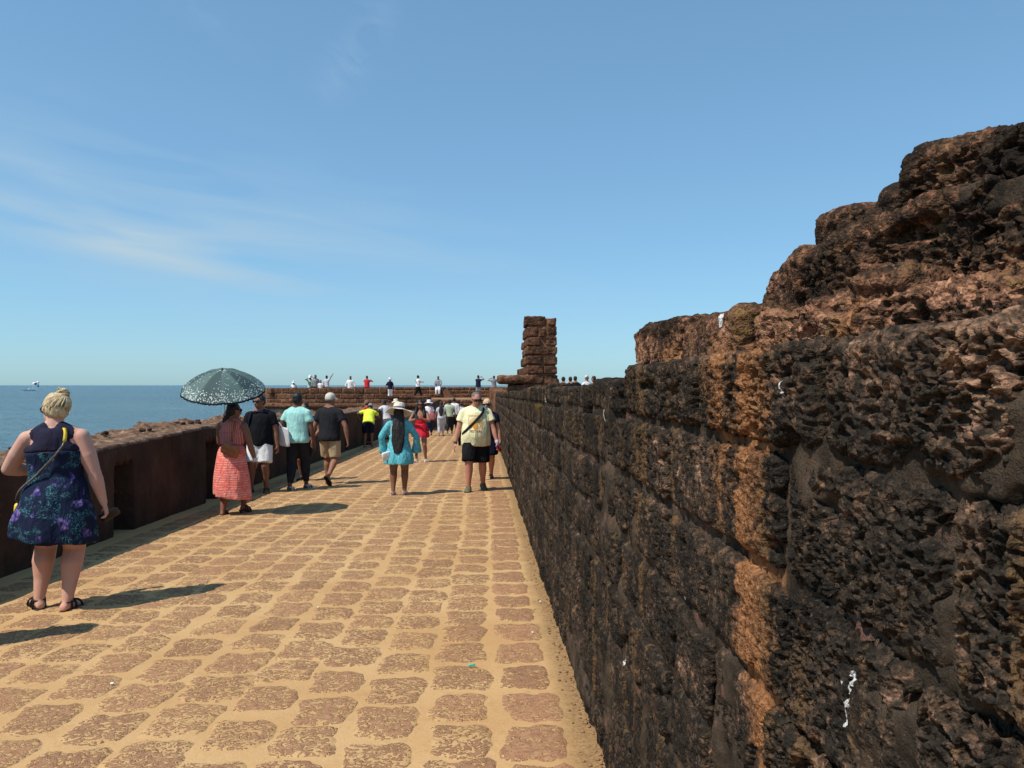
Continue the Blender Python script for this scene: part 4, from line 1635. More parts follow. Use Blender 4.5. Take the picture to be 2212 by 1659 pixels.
        for i in (0, 1):
            p.cone(self.P(.315, (.016 if i else -.016), -.010), self.sh[i] + self.T @ np.array([(-.012 if i else .012), 0, .006]), .027, .026 * f, 10)
            h, k, a = self.hip[i], self.kn[i], self.ank[i]
            p.cone(h, h + (k - h) * .45, .060 * f, .051 * f, 14).cone(h + (k - h) * .45, k, .051 * f, .037 * f, 14)
            sd = unit(a - k)
            back = unit(np.array([0, -1.0, 0]) - sd * np.dot(np.array([0, -1.0, 0]), sd))
            m = k + (a - k) * .30 + back * .008
            p.cone(k, m, .036 * f, .0375 * f, 12).cone(m, k + (a - k) * .62, .0375 * f, .027 * f, 12).cone(k + (a - k) * .62, a, .027 * f, .0205 * (.5 + .5 * f), 12)
            self.foot(p, i)
            s, e, w = self.sh[i], self.el[i], self.wr[i]
            p.ell(s, (.030 * f, .030 * f, .030 * f))
            p.cone(s, s + (e - s) * .5, .030 * f, .0295 * f, 12).cone(s + (e - s) * .5, e, .0305 * f, .0235 * f, 12)
            q = e + (w - e) * .28
            p.cone(e, q, .0235 * f, .0245 * f, 12).cone(q, w, .0245 * f, .0150 * (.5 + .5 * f), 12)
            self.hand(p, i, detail)
        return self.s(p)

    def foot(self, p, i, grow=0.0, length=1.0):
        a, d = self.ank[i], self.toe_d[i]
        sd = unit(np.cross(d, np.array([0, 0, 1.0])))
        up = np.cross(sd, d)
        g = grow
        p.cone(a, a - up * .022 - d * .014, .020 + g, .019 + g, 10)
        secs = [(a + d * t * length - up * (.042 - h - g * .2), sd * (w + g), up * (h + g)) for t, w, h in
                ((-.036, .012, .012), (-.026, .020, .019), (.0, .021, .023), (.035, .022, .020), (.065, .026, .0145), (.088, .025, .011), (.103, .017, .008))]
        p.loft(secs, 12)

    # ---- clothes
    def ring_at(self, t, infl, drape=0.0, extra=0.0):
        ts = [q[0] for q in self.prof]
        rx, ry, yo = (np.interp(t, ts, [q[j] for q in self.prof]) for j in (1, 2, 3))
        cx, cy = (np.interp(.19, ts, [q[j] for q in self.prof]) for j in (1, 2))
        bel = self.belly * math.exp(-((t - .06) / .10) ** 2)
        w = self.wide if t < .22 else 0.5 + 0.5 * self.wide
        if t < .19:
            rx, ry = max(rx, cx * drape), max(ry, cy * drape)
        rx2 = rx * w + bel * .35 + infl + extra
        ry2 = ry * (0.4 + 0.6 * self.wide) + bel * .62 + infl + extra
        return (self.P(t, 0, yo + bel * .5), self.T @ np.array([rx2, 0, 0]), self.T @ np.array([0, ry2, 0]))

    def tee(self, t0=-.03, sleeve=.52, infl=.012, slr=.041, hemr=0.0, long_=False, flare=0.0):
        p = Prim()
        dr = .93 if self.female else 1.0
        ts = [t0, t0 + .012] + [t for t in (-.045, -.015, .02, .06, .10, .14, .19, .23, .255) if t > t0 + .02]
        secs = [self.ring_at(t, infl, dr, .010 * sstep(.06, -.02, t) + hemr * (t < .05)) for t in ts]
        secs.append((self.P(.282, 0, -.004), self.T @ np.array([.074 * (.6 + .4 * self.wide) + infl * .6, 0, 0]), self.T @ np.array([0, .046 + infl * .6, 0])))
        secs.append((self.P(.306, 0, -.006), self.T @ np.array([.041 + infl * .4, 0, 0]), self.T @ np.array([0, .037 + infl * .4, 0])))
        p.loft(secs, 24)
        f = self.limb
        for i in (0, 1):
            s, e, w = self.sh[i], self.el[i], self.wr[i]
            p.cone(self.P(.300, (.03 if i else -.03), -.008), s + self.T @ np.array([(-.010 if i else .010), 0, .004]), .024 + infl * .5, .026 * f + infl * .7, 12)
            p.ell(s, (.031 * f + infl * .55, .031 * f + infl * .55, .030 * f + infl * .5))
            if sleeve <= 1:
                q = s + (e - s) * sleeve
                p.tube(s, q, .031 * f + infl * .6, max(slr, .031 * f + infl * .7), 16)
            else:
                p.cone(s, e, .031 * f + infl * .6, .026 * f + infl * .7, 14)
                q = e + (w - e) * (sleeve - 1)
                p.tube(e, q, .026 * f + infl * .7, (.020 + flare) * f + infl, 14)
        return self.s(p)

    def leg_tubes(self, p, frac, infl, hem):
        f = self.limb
        for i in (0, 1):
            h, k, a = self.hip[i], self.kn[i], self.ank[i]
            if frac <= 1:
                q = h + (k - h) * frac
                p.tube(h + np.array([0, 0, .02]), q, .060 * f + infl * .8, max(hem * (0.5 + 0.5 * f), .052 * f + infl), 18)
            else:
                p.cone(h, k, .058 * f + infl, .042 * f + infl, 16)
                q = k + (a - k) * (frac - 1)
                m = k + (a - k) * .35
                p.cone(k, m, .042 * f + infl, .040 * f + infl, 16).tube(m, q, .040 * f + infl, hem, 16)

    def bottoms(self, frac, infl=.012, hem=.062, top=.05):
        p = Prim()
        p.loft(self.torso_secs(-.06, top, infl * .8), 22)
        self.leg_tubes(p, frac, infl, hem)
        return self.s(p)

    def skirt(self, z_hem, r_hem, top_t=.085, infl=.012, waves=7, amp=.05, sway=(0, 0), tilt=0.0, ph=0.0):
        """bell from the waist down to z_hem (H units), with folds growing to the hem"""
        p = Prim()
        up = self.torso_secs(-.02, top_t, infl)
        c, ax, ay = up[0]
        n = 7
        secs = []
        for k in range(n, 0, -1):
            t = k / n
            cc = np.array([c[0] + sway[0] * t, c[1] + sway[1] * t, c[2] + (z_hem - c[2]) * t])
            rx = np.linalg.norm(ax) * (1 - t) + r_hem[0] * t + .012 * math.sin(t * 3.1)
            ry = np.linalg.norm(ay) * (1 - t) + r_hem[1] * t + .006 * math.sin(t * 3.1)
            secs.append((cc, np.array([rx, 0, tilt * t * rx]), np.array([0, ry, 0])))
        secs += up
        m = len(secs)

        def wave(k, th):
            g = max(0, 1 - k * m / n) if k * m < n else 0
            return 1 + amp * g * np.sin(waves * th + ph) + amp * .5 * g * np.sin((waves * 2 - 3) * th + 1 + ph)
        p.loft(secs, 40, wave)
        return self.s(p)

    def head_prim(self, kind):
        p = Prim()
        hc, M = self.headc, self.HM
        hd = lambda x, y, z: hc + M @ np.array([x, y, z])
        if kind == 'short':
            p.ell(hd(0, -.012, .020), (.0465, .053, .050), M)
            p.ell(hd(0, -.022, -.004), (.0455, .044, .036), M)
        elif kind == 'crop':
            p.ell(hd(0, -.013, .020), (.0448, .050, .0465), M)
            p.ell(hd(0, -.024, -.002), (.0440, .039, .034), M)
        elif kind in ('long', 'bun', 'pony', 'bob'):
            p.ell(hd(0, -.013, .020), (.0485, .056, .052), M)
            p.ell(hd(0, -.026, -.008), (.049, .044, .045), M)
        if kind == 'bun':
            p.ell(hd(.016, -.040, .062), (.024, .026, .026), M)
            p.ell(hd(.013, -.036, .042), (.030, .026, .022), M)
            p.ell(hd(0, -.044, -.03), (.034, .018, .018), M)
        if kind == 'pony':
            p.ell(hd(-.01, -.058, -.045), (.032, .024, .04), M)
            p.ell(hd(-.018, -.066, -.085), (.028, .02, .035), M)
        if kind == 'bob':
            p.ell(hd(0, -.02, -.045), (.053, .042, .04), M)
        return p, hd, M


def person(label, x, y, rz, fig, skin_m, parts, z=None, voxel=0.009, detail=True, group=None, name='person'):
    """parts: list of (name, prim, material, smooth, post); returns the thing"""
    root = empty(name, (x, y, gz(y) if z is None else z), R(rz))
    tag(root, label, 'person', group)
    body = solid('body', fig.body_prim(detail), voxel, skin_m, root, 2)
    made = {'root': root, 'body': body}
    for it in parts:
        nm, prim, mat, sm, post = (tuple(it) + (None,) * 5)[:5]
        if nm == 'sandal':
            link(nm, prim.mesh(nm), mat, root)
            continue
        o = solid(nm, prim, voxel * (1.0 if nm == 'hair' else 1.45), mat, root, 2 if sm is None else sm, post)
        made.setdefault(nm, o)
    return made


def hair_of(fig, kind, mat, length=0.0, width=.05, amp=.004, back=0.0):
    p, hd, M = fig.head_prim(kind)
    if length:
        T = fig.T
        pts = []
        base = fig.headc + M @ np.array([0, -.036, .0])
        for k in range(8):
            t = k / 7
            c = base + np.array([0, 0, -length * t]) + T @ np.array([0, -.030 * math.sin(min(1, t * 2.2) * 1.57) - .012 * t - back * t, 0])
            wx = width * (0.85 + .25 * math.sin(t * 2.6)) * (1 - .35 * max(0, t - .7) / .3)
            pts.append((c, T @ np.array([wx, 0, 0]), T @ np.array([0, .026 - .008 * t, 0])))
        p.loft(pts, 18)
    return ('hair', fig.s(p), mat, 1, strands(amp, 7))


def shoe(fig, i, grow=.004, name='shoe', mat=None, length=1.0):
    p = Prim()
    fig.foot(p, i, grow, length)
    return (name, fig.s(p), mat or RUBBER, 1)


def sandal(fig, i, mat, straps=True, heel=0.0):
    """flat sole with straps over the foot"""
    p = Prim()
    a, d = fig.ank[i], fig.toe_d[i]
    sd = unit(np.cross(d, np.array([0, 0, 1.0])))
    up = np.cross(sd, d)
    b0 = a - up * .042
    secs = []
    for t, w in ((-.042, .016), (-.032, .024), (0, .024), (.04, .025), (.07, .030), (.095, .028), (.112, .018)):
        secs.append((b0 + d * t - up * .004, sd * w, up * .0075))
    p.loft(secs, 12)
    if heel:
        p.cone(b0 - d * .025 - up * .004, b0 - d * .025 - up * heel, .016, .012, 8)
    if straps:
        for (t, h, w) in ((.066, .030, .030), (.03, .046, .027)):
            arc = [b0 + d * t + sd * w * math.cos(q) + up * (.004 + h * math.sin(q)) for q in np.linspace(0, math.pi, 8)]
            p.chain(arc, [.0048] * 8, 6)
        arc = [a - up * .004 + d * (-.024 * math.sin(q) + .004) + sd * .025 * math.cos(q) for q in np.linspace(-.3, math.pi + .3, 9)]
        p.chain(arc, [.0042] * 9, 6)
        for s in (-1, 1):
            p.cone(b0 + sd * .026 * s, a + sd * .024 * s + up * 0.0, .0045, .0042, 6)
    return ('sandal', fig.s(p), mat, 0)


def glasses(fig, root, lens=LENS):
    p = Prim()
    hd = lambda x, y, z: fig.headc + fig.HM @ np.array([x, y, z])
    for s in (-1, 1):
        p.ell(hd(s * .0205, .048, .006), (.0185, .006, .0135), fig.HM)
        p.cone(hd(s * .040, .044, .010), hd(s * .047, -.005, .009), .0032, .003, 6)
    p.cone(hd(-.03, .052, .011), hd(.03, .052, .011), .004, .004, 6)
    fig.s(p)
    return link('sunglasses', p.mesh('sunglasses'), lens, root)


def face(fig, root, skin_lip=(0.30, 0.10, 0.08)):
    """eyes, brows and mouth"""
    hd = lambda x, y, z: fig.headc + fig.HM @ np.array([x, y, z])
    for s in (-1, 1):
        p = Prim()
        p.ell(hd(s * .018, .044, .005), (.0075, .004, .0045), fig.HM, 10, 6)
        link('eye', fig.s(p).mesh('eye'), plain('eye_dark', (0.02, 0.014, 0.01), 0.3, 0.5), root)
        p = Prim()
        p.cone(hd(s * .009, .0475, .018), hd(s * .030, .042, .019), .0028, .002, 6)
        link('eyebrow', fig.s(p).mesh('eyebrow'), HAIR_BLACK, root)
    p = Prim()
    p.cone(hd(-.013, .046, -.031), hd(.013, .046, -.031), .0045, .0045, 6)
    link('mouth', fig.s(p).mesh('mouth'), plain('lip', skin_lip, 0.5, 0.3), root)


def band(name, pts, w, t, centre, mat, parent=None, H=1.0, label=None, cat=None):
    """strap lying on a body, outward from centre(p)"""
    p = Prim()
    p.strap([np.asarray(q, float) * H for q in pts], w, t, lambda q, i: q - np.asarray(centre(q / H if H else q)) * H)
    return link(name, p.mesh(name), mat, parent)


def brim_hat(fig, name, mat, r=.115, crown=.05, droop=.02, wav=.012, bandmat=None, root=None, tilt=6):
    hc, M = fig.headc, fig.HM @ rotm('X', tilt)
    top = lambda q: (hc + M @ np.array(q)) * fig.H
    n = 36
    th = np.linspace(0, 2 * math.pi, n, endpoint=False)
    rs = []

    def ring(rad, z, w=0.0):
        zz = z + w * np.sin(3 * th + .6) + w * .6 * np.sin(5 * th)
        return np.array([top((rad * math.cos(a), rad * 1.06 * math.sin(a) - .008, q)) for a, q in zip(th, np.broadcast_to(zz, (n,)))])
    for (rad, z, w) in ((r, .018 - droop - .004, wav), (r * .8, .016 - droop * .5 - .003, wav * .6), (.052, .018, 0)):
        rs.append(ring(rad, z, w))
    p = Prim()
    body = [ring(r, .018 - droop, wav), ring(r * .8, .018 - droop * .5, wav * .6), ring(.0585, .024, 0), ring(.0585, .045, 0), ring(.0570, .062 + crown * .2, 0), ring(.0500, .070 + crown * .32, 0), ring(.034, .072 + crown * .40, 0), ring(.010, .073 + crown * .42, 0)]
    p.rings(rs[::-1] + body, True)
    o = link(name, p.mesh(name), mat, root)
    if bandmat:
        q = Prim()
        q.rings([ring(.0590, .024), ring(.0590, .026), ring(.0585, .044), ring(.054, .044)], False)
        link('hat_band', q.mesh('hat_band'), bandmat, o)
    return o


def cap_hat(fig, mat, root, back=False, detail=True):
    hc, M = fig.headc, fig.HM
    p = Prim()
    hd = lambda x, y, z: hc + M @ np.array([x, y, z])
    p.ell(hd(0, -.009, .024), (.0495, .058, .050), M)
    p.ell(hd(0, -.02, .006), (.049, .046, .026), M)
    d = -1 if back else 1
    secs = [(hd(0, d * t, z), M @ np.array([w, 0, 0]), M @ np.array([0, 0, .004])) for t, w, z in ((.03, .042, .020), (.05, .042, .018), (.075, .034, .012), (.088, .018, .009))]
    p.loft(secs, 12)
    return ('cap', fig.s(p), mat, 1)

# ================================================================= the people
def surf(fig, t, ang, infl=0.014):
    """point on the clothed torso at height t, angle 0 = right, 90 = front"""
    pr = fig.prof
    ts = [q[0] for q in pr]
    t_ = min(max(t, ts[0]), ts[-1])
    rx, ry, yo = (np.interp(t_, ts, [q[j] for q in pr]) for j in (1, 2, 3))
    bel = fig.belly * math.exp(-((t_ - .07) / .085) ** 2)
    w = fig.wide if t_ < .22 else 0.5 + 0.5 * fig.wide
    rx, ry = rx * w + bel * .35 + infl, ry * (0.4 + 0.6 * fig.wide) + bel * .62 + infl
    return fig.P(t, 0, yo + bel * .5) + fig.T @ np.array([rx * math.cos(R(ang)), ry * math.sin(R(ang)), 0])


def sling(fig, root, path, w, t, mat, name='strap', infl=.02, n=16, extra=()):
    """strap through (t, angle) way-points on the torso, then any extra local points"""
    tt = np.linspace(0, len(path) - 1, n)
    pts = [surf(fig, np.interp(q, range(len(path)), [p[0] for p in path]), np.interp(q, range(len(path)), [p[1] for p in path]), infl) * fig.H for q in tt]
    pts += [np.asarray(e) * fig.H for e in extra]
    ax = fig.P(.1) * fig.H
    p = Prim()
    p.strap(pts, w, t, lambda q, i: np.array([q[0] - ax[0], q[1] - ax[1], 0.15 * (1 if q[2] > 1.2 else 0)]))
    return link(name, p.mesh(name), mat, root)


def thing_on(root, name, label, cat, group=None):
    """a separate thing carried by a person: same frame as the person, but top-level"""
    o = empty(name, root.location, root.rotation_euler.z)
    return tag(o, label, cat, group)


def bag_prim(c, sx, sy, sz, M=None, r=.35):
    p = Prim()
    M = np.eye(3) if M is None else M
    secs = []
    for k, (z, s) in enumerate(((-1, .7), (-.92, .95), (-.5, 1.0), (.2, .97), (.8, .9), (.97, .75), (1, .5))):
        secs.append((np.asarray(c) + M @ np.array([0, 0, z * sz]), M @ np.array([sx * s, 0, 0]), M @ np.array([0, sy * s, 0])))
    th = np.linspace(0, 2 * math.pi, 28, endpoint=False)
    rs = []
    for (cc, ax, ay) in secs:
        q = (np.abs(np.cos(th)) ** 5 + np.abs(np.sin(th)) ** 5) ** (-0.2)
        rs.append(cc + (np.cos(th) * q)[:, None] * ax + (np.sin(th) * q)[:, None] * ay)
    return p.rings(rs)


def phone(root, fig, i, label, off=(0, 0, 0), rot=None, mat=None):
    d = unit(fig.wr[i] - fig.el[i])
    c = (fig.wr[i] + d * .058) * fig.H + np.asarray(off)
    M = np.eye(3) if rot is None else rot
    p = bag_prim(c, .036, .006, .074, M)
    o = thing_on(root, 'phone', label, 'phone')
    link('case', p.mesh('case'), mat or plain('phone_black', (0.012, 0.012, 0.014), 0.25, 0.5), o)
    q = bag_prim(c + M @ np.array([0, .0062, 0]), .033, .0015, .069, M)
    link('screen', q.mesh('screen'), plain('phone_glass', (0.02, 0.022, 0.026), 0.08, 0.6), o)
    return o


def yoke(fig, t0=.19, infl=.011, half=.078):
    """shoulder yoke of a sleeveless top: across the back and over both shoulders up to the neck"""
    p = Prim()
    secs = [fig.ring_at(t0, infl), fig.ring_at(t0 + .02, infl)]
    for t, rx, ry in ((.235, half * 1.12, .060), (.262, half * 1.08, .056), (.285, half * .98, .050), (.300, half * .72, .042)):
        secs.append((fig.P(t, 0, -.006), fig.T @ np.array([rx, 0, 0]), fig.T @ np.array([0, ry * (.5 + .5 * fig.wide) + infl * .5, 0])))
    p.loft(secs, 24)
    for s in (-1, 1):
        p.cone(fig.P(.306, s * .030, -.012), fig.P(.272, s * half * .98, -.006), .030, .036, 12)
    return fig.s(p)


def bodice(fig, t0=-.02, t1=.215, infl=.012):
    p = Prim()
    p.loft(fig.torso_secs(t0, t1, infl), 24)
    return fig.s(p)


# ---- woman in the navy floral dress
f = Figure(1.66, True, 1.36, 1.27, 0.012, lean=4, side=-2, twist=4, head=(42, 14, 8), hands=((-.10, .13, .62), (.205, .03, .455)), elbow=((-1, -.35, -.5), (.7, -.7, 0)),
           feet=((-.075, .02, .004, 0), (.060, -.02, 0, 0)), toe=(38, 14), heel=(-4, 0), curl=(.5, .8), pelvis=(.005, -.005, .522))
wm = person('fair-haired woman with a bun in a sleeveless navy floral dress, back turned', -3.24, 5.97, 6, f, SK_FAIR, [
    hair_of(f, 'bun', HAIR_BLOND, amp=.006),
    ('dress', f.skirt(.318, (.172, .132), .20, .012, 6, .045, (0, -.005), -.10, .4), C['navy_floral'], 2, folds(.020, 10, 31, .14)),
    ('yoke', yoke(f, .195, .0105, .078), C['navy_sheer'], 2),
    sandal(f, 0, RUBBER), sandal(f, 1, RUBBER)], voxel=.0098)
glasses(f, wm['root'])
lk = Prim()
hrn = random.Random(3)
hd_ = lambda q: (f.headc + f.HM @ np.asarray(q)) * f.H
for k in range(64):                                    # locks swept up from the nape and temples to the bun
    a0 = R(hrn.uniform(150, 390))
    e0 = R(hrn.uniform(-38, 18))
    pts = []
    for t in np.linspace(0, 1, 7):
        e = e0 + (R(58) - e0) * t
        a = a0 + (R(292) - a0) * t ** 1.3
        rr_ = 1.035 + .03 * math.sin(t * 3 + k) + .02 * hrn.random()
        pts.append(hd_((.0485 * rr_ * math.cos(e) * math.cos(a) + .010 * t, -.018 + .057 * rr_ * math.cos(e) * math.sin(a), .010 + .054 * rr_ * math.sin(e))))
    lk.chain(pts, [.0025, .0055, .006, .006, .0055, .0045, .003], 6)
for k in range(16):                                    # coils of the bun
    ph0, zz_ = hrn.random() * 6.28, hrn.uniform(-.018, .022)
    pts = [hd_((.016 + .0245 * math.cos(ph0 + t * 2.6) * math.sqrt(max(.1, 1 - (zz_ / .03) ** 2)), -.040 + .0265 * math.sin(ph0 + t * 2.6) * math.sqrt(max(.1, 1 - (zz_ / .03) ** 2)), .060 + zz_ + .008 * t)) for t in np.linspace(0, 1, 7)]
    lk.chain(pts, [.003, .005, .006, .006, .006, .005, .003], 6)
link('hair_locks', lk.mesh('hair_locks'), HAIR_BLOND, wm['root'])
link('hair_clip', Prim().ell(hd_((.002, -.062, .030)), (.016, .010, .012), f.HM).mesh('hair_clip'), plain('clip_blue_grey', (0.30, 0.38, 0.40), .5, .4), wm['root'])
bagy = thing_on(wm['root'], 'shoulder_bag', 'yellow bag on a dark chain strap, at the hip of the woman in floral dress', 'bag')
link('bag_body', bag_prim(f.P(-.075, -.160, .035) * f.H, .03, .08, .08, rotm('Z', 12)).mesh('bag_body'), plain('yellow_leather', (0.78, 0.55, 0.02), 0.45, 0.4), bagy)
sling(f, bagy, [(.30, 318), (.275, 305), (.24, 300)], .012, .0025, plain('yellow_leather', (0.78, 0.55, 0.02), 0.45, 0.4), 'strap_end', .022, 6)
sling(f, bagy, [(.24, 300), (.17, 280), (.10, 250), (.05, 222), (.0, 200), (-.03, 190)], .007, .004, plain('chain_strap', (0.10, 0.085, 0.06), 0.4, 0.5, 0.8, 160), 'strap', .024, 18, (f.P(-.05, -.16, .02),))
phone(wm['root'], f, 1, 'dark phone held in the right hand of the woman in floral dress', (0.01, .02, -.005), rotm('Y', 62) @ rotm('Z', 20))

# ---- person standing just outside the picture, whose shadow falls at the lower left
f = Figure(1.68, False, 1.0, 1.0, hands=((-.17, .04, .48), (.2, .1, .52)))
person('person in dark clothes just beyond the left edge, casting the lowest shadow', -3.72, 4.88, 10, f, SK_MID, [
    hair_of(f, 'short', HAIR_BLACK), ('shirt', f.tee(), C['charcoal'], 2), ('shorts', f.bottoms(.9), C['khaki'], 2), shoe(f, 0), shoe(f, 1)], voxel=.0145)

# ---- woman under the umbrella
f = Figure(1.57, True, 1.26, 1.18, 0.0, lean=3, twist=-6, head=(-48, 4, 0), hands=((-.02, .13, .70), (.20, .04, .46)), elbow=((-.8, -.2, -.7), (.6, -.8, 0)),
           feet=((-.055, -.06, 0, 0), (.075, .09, .022, 0)), toe=(6, 18), heel=(0, 10), curl=(.9, .4))
um = person('woman in a coral striped long dress walking under the dotted umbrella', -3.50, 10.88, -4, f, SK_BROWN, [
    hair_of(f, 'pony', HAIR_BLACK, amp=.005),
    ('bodice', bodice(f, .05, .215, .013), C['coral_top'], 2),
    ('yoke', yoke(f, .19, .0125, .082), C['coral_top'], 2),
    ('skirt', f.skirt(.155, (.150, .155), .085, .015, 6, .085, (.012, .0), -.16, 1.1), C['coral'], 2, folds(.022, 7, 37, .2)),
    sandal(f, 0, LEATHER, True, .022), sandal(f, 1, LEATHER, True, .022)], voxel=.0132)
glasses(f, um['root'])
p = Prim()
w_ = f.wr[1]
d_ = unit(f.wr[1] - f.el[1])
p.cone((w_ - d_ * .010) * f.H, (w_ + d_ * .004) * f.H, .031, .031, 12)
link('wristwatch', p.mesh('wristwatch'), STEEL, um['root'])
bgt = thing_on(um['root'], 'shoulder_bag', 'tan leather shoulder bag on the back of the woman in coral dress', 'bag')
link('bag_body', bag_prim(f.P(.045, .045, -.105) * f.H, .125, .045, .075, rotm('Y', 22)).mesh('bag_body'), TAN_LEATHER, bgt)
link('flap', bag_prim(f.P(.068, .052, -.123) * f.H, .112, .024, .045, rotm('Y', 22)).mesh('flap'), TAN_LEATHER, bgt)
sling(f, bgt, [(.30, 60), (.297, 320), (.27, 300), (.2, 292), (.12, 288)], .011, .003, TAN_LEATHER, 'strap', .02, 14)

# the umbrella
UMB_C = np.array([-3.62, 10.80, gz(10.9)])
umb = tag(empty('umbrella', (-3.60, 11.00, gz(10.95) + 0.895), 0), 'open grey-green umbrella with white dots and dark ruffled rim', 'umbrella')
umb.rotation_euler = (R(19), R(3), 0)
b = MB('umbrella_cloth', 0.7, 0.2)
co = b.coord('Object')
ur, ug, ub, ua = b.attr('mask')
v1 = b.vor(b.coord('Object', (1, 1, 0.6)), 38)
r1 = b.math('ADD', 0.22, b.math('MULTIPLY', ur, 0.08))
dens = b.math('GREATER_THAN', b.math('ADD', v1.outputs['Color'], 0.0), b.math('SUBTRACT', 0.62, b.math('MULTIPLY', ur, 0.5)))
dot = b.math('MULTIPLY', b.math('LESS_THAN', v1.outputs['Distance'], r1), dens)
v2 = b.vor(b.coord('Object', (1, 1, 0.6), (0, 0, 0.7)), 58)
d2 = b.math('MULTIPLY', b.math('LESS_THAN', v2.outputs['Distance'], 0.27), b.math('GREATER_THAN', ur, 0.60))
dotm = b.math('MAXIMUM', dot, d2)
gcol = b.mix(ug, (0.088, 0.138, 0.128), (0.046, 0.078, 0.078))
b.color(b.mix(dotm, gcol, (0.62, 0.66, 0.60)))
b.b.inputs['Transmission Weight'].default_value = 0.0
M_UMB = b.m
NR, RAD, DOME = 10, 0.55, 0.27
rr = np.linspace(0, 1, 15)
aa = np.arange(0, NR * 8)
V, MKS = [], []
for r_ in rr:
    for a_ in aa:
        ph = (a_ % 8) / 8.0
        th = 2 * math.pi * a_ / (NR * 8)
        sag = 4 * ph * (1 - ph)
        rad = RAD * r_ * (1 - .035 * sag * r_ ** 2)
        z = 0.90 + DOME * (1 - r_ ** 2.1) - .030 * sag * r_ ** 1.5 * (1 - .4 * r_)
        V.append((rad * math.cos(th), rad * math.sin(th), z))
        MKS.append((float(sstep(.55, 1.0, r_)) if r_ > .3 else float(sstep(.28, .05, r_)) * .75, 1.0 if (a_ // 8) % 2 else 0.0, 0))
V = np.array(V)
n = NR * 8
q = [[k * n + i, k * n + (i + 1) % n, (k + 1) * n + (i + 1) % n, (k + 1) * n + i] for k in range(len(rr) - 1) for i in range(n)]
me = mesh_np('canopy', np.concatenate([V, V - np.array([0, 0, .0025])]), q + [[x + len(V) for x in f4[::-1]] for f4 in q])
set_attr(me, 'mask', np.array(MKS + MKS))
canopy = link('canopy', me, M_UMB, umb)
rim = V[-n:]
rs = []
for k in range(n * 2):
    i = k // 2
    pnt = rim[i] if k % 2 == 0 else (rim[i] + rim[(i + 1) % n]) / 2
    rs.append(pnt)
rs = np.array(rs)
o1 = unit_ = rs * np.array([1, 1, 0])
o1 = o1 / np.linalg.norm(o1, axis=1, keepdims=True)
ruf = np.sin(np.arange(len(rs)) * 1.9) * .008
V1 = np.concatenate([rs + o1 * .002, rs + o1 * (.012 + ruf)[:, None] - np.array([0, 0, .024]) + np.array([0, 0, 1]) * (.006 * np.cos(np.arange(len(rs)) * 2.7))[:, None]])
m_ = len(rs)
link('ruffle', mesh_np('ruffle', V1, [[i, (i + 1) % m_, m_ + (i + 1) % m_, m_ + i] for i in range(m_)]), plain('ruffle_black', (0.012, 0.014, 0.015), .8), canopy)
for k in range(NR):
    th = 2 * math.pi * k / NR
    pts = [(RAD * t * math.cos(th) * .99, RAD * t * math.sin(th) * .99, 0.893 + DOME * (1 - t ** 2.1)) for t in np.linspace(.04, 1, 8)]
    link('rib', Prim().chain(pts, [.003] * 8, 6).mesh('rib'), STEEL, umb)
link('shaft', Prim().cone((0, 0, .02), (0, 0, 1.19), .006, .006, 8).mesh('shaft'), STEEL, umb)
link('handle', Prim().chain([(0, 0, .06), (0, 0, -.04), (0, .02, -.065), (0, .045, -.06)], [.012, .013, .012, .010], 8).mesh('handle'), BLACK, umb)
link('ferrule', Prim().cone((0, 0, 1.165), (0, 0, 1.20), .012, .005, 8).mesh('ferrule'), BLACK, umb)

# ---- man in black T-shirt and white shorts, facing the viewer
f = Figure(1.70, False, 1.08, 1.05, .01, head=(-35, 2, 0), hands=((-.175, .02, .46), (.19, .03, .47)), feet=((-.06, .0, 0, 0), (.085, .02, 0, 0)), toe=(14, 18), curl=(.7, .4))
mk_ = person('man in black V-neck T-shirt and white shorts facing the viewer beside the umbrella', -3.83, 13.42, 182, f, SK_BROWN, [
    hair_of(f, 'short', HAIR_BLACK), ('shirt', f.tee(-.05, .60, .013), C['black'], 2, folds(.012, 9, 41)),
    ('shorts', f.bottoms(.88, .014, .068), C['white'], 2, folds(.016, 10, 42)), sandal(f, 0, LEATHER), sandal(f, 1, LEATHER)], voxel=.0132)
glasses(f, mk_['root'])
face(f, mk_['root'])
bp = thing_on(mk_['root'], 'backpack', 'navy backpack worn by the man in black T-shirt and white shorts', 'backpack')
link('pack', bag_prim(f.P(.16, 0, -.125) * f.H, .125, .07, .19).mesh('pack'), C['navy'], bp)
sling(f, bp, [(.20, 280), (.285, 300), (.297, 30), (.26, 50), (.16, 35), (.08, 10), (.08, 330)], .022, .004, C['navy'], 'strap', .022, 20)
tote = thing_on(mk_['root'], 'carrier_bag', 'white carrier bag hanging behind the arm of the man in black T-shirt', 'bag')
tb = bag_prim((f.wr[0] + np.array([-.055, -.05, .09])) * f.H, .012, .12, .17, rotm('X', -14) @ rotm('Z', 60))
link('bag_body', tb.mesh('bag_body'), plain('white_plastic', (0.72, 0.71, 0.72), 0.45, 0.3), tote)
link('handle', Prim().chain([np.asarray(q) * f.H for q in (f.wr[0] + np.array([-.05, -.06, .18]), f.wr[0] + np.array([-.01, -.02, .24]), f.wr[0] + np.array([-.05, -.02, .18]))], [.006] * 3, 6).mesh('handle'), plain('white_plastic', (0.72, 0.71, 0.72), 0.45, 0.3), tote)

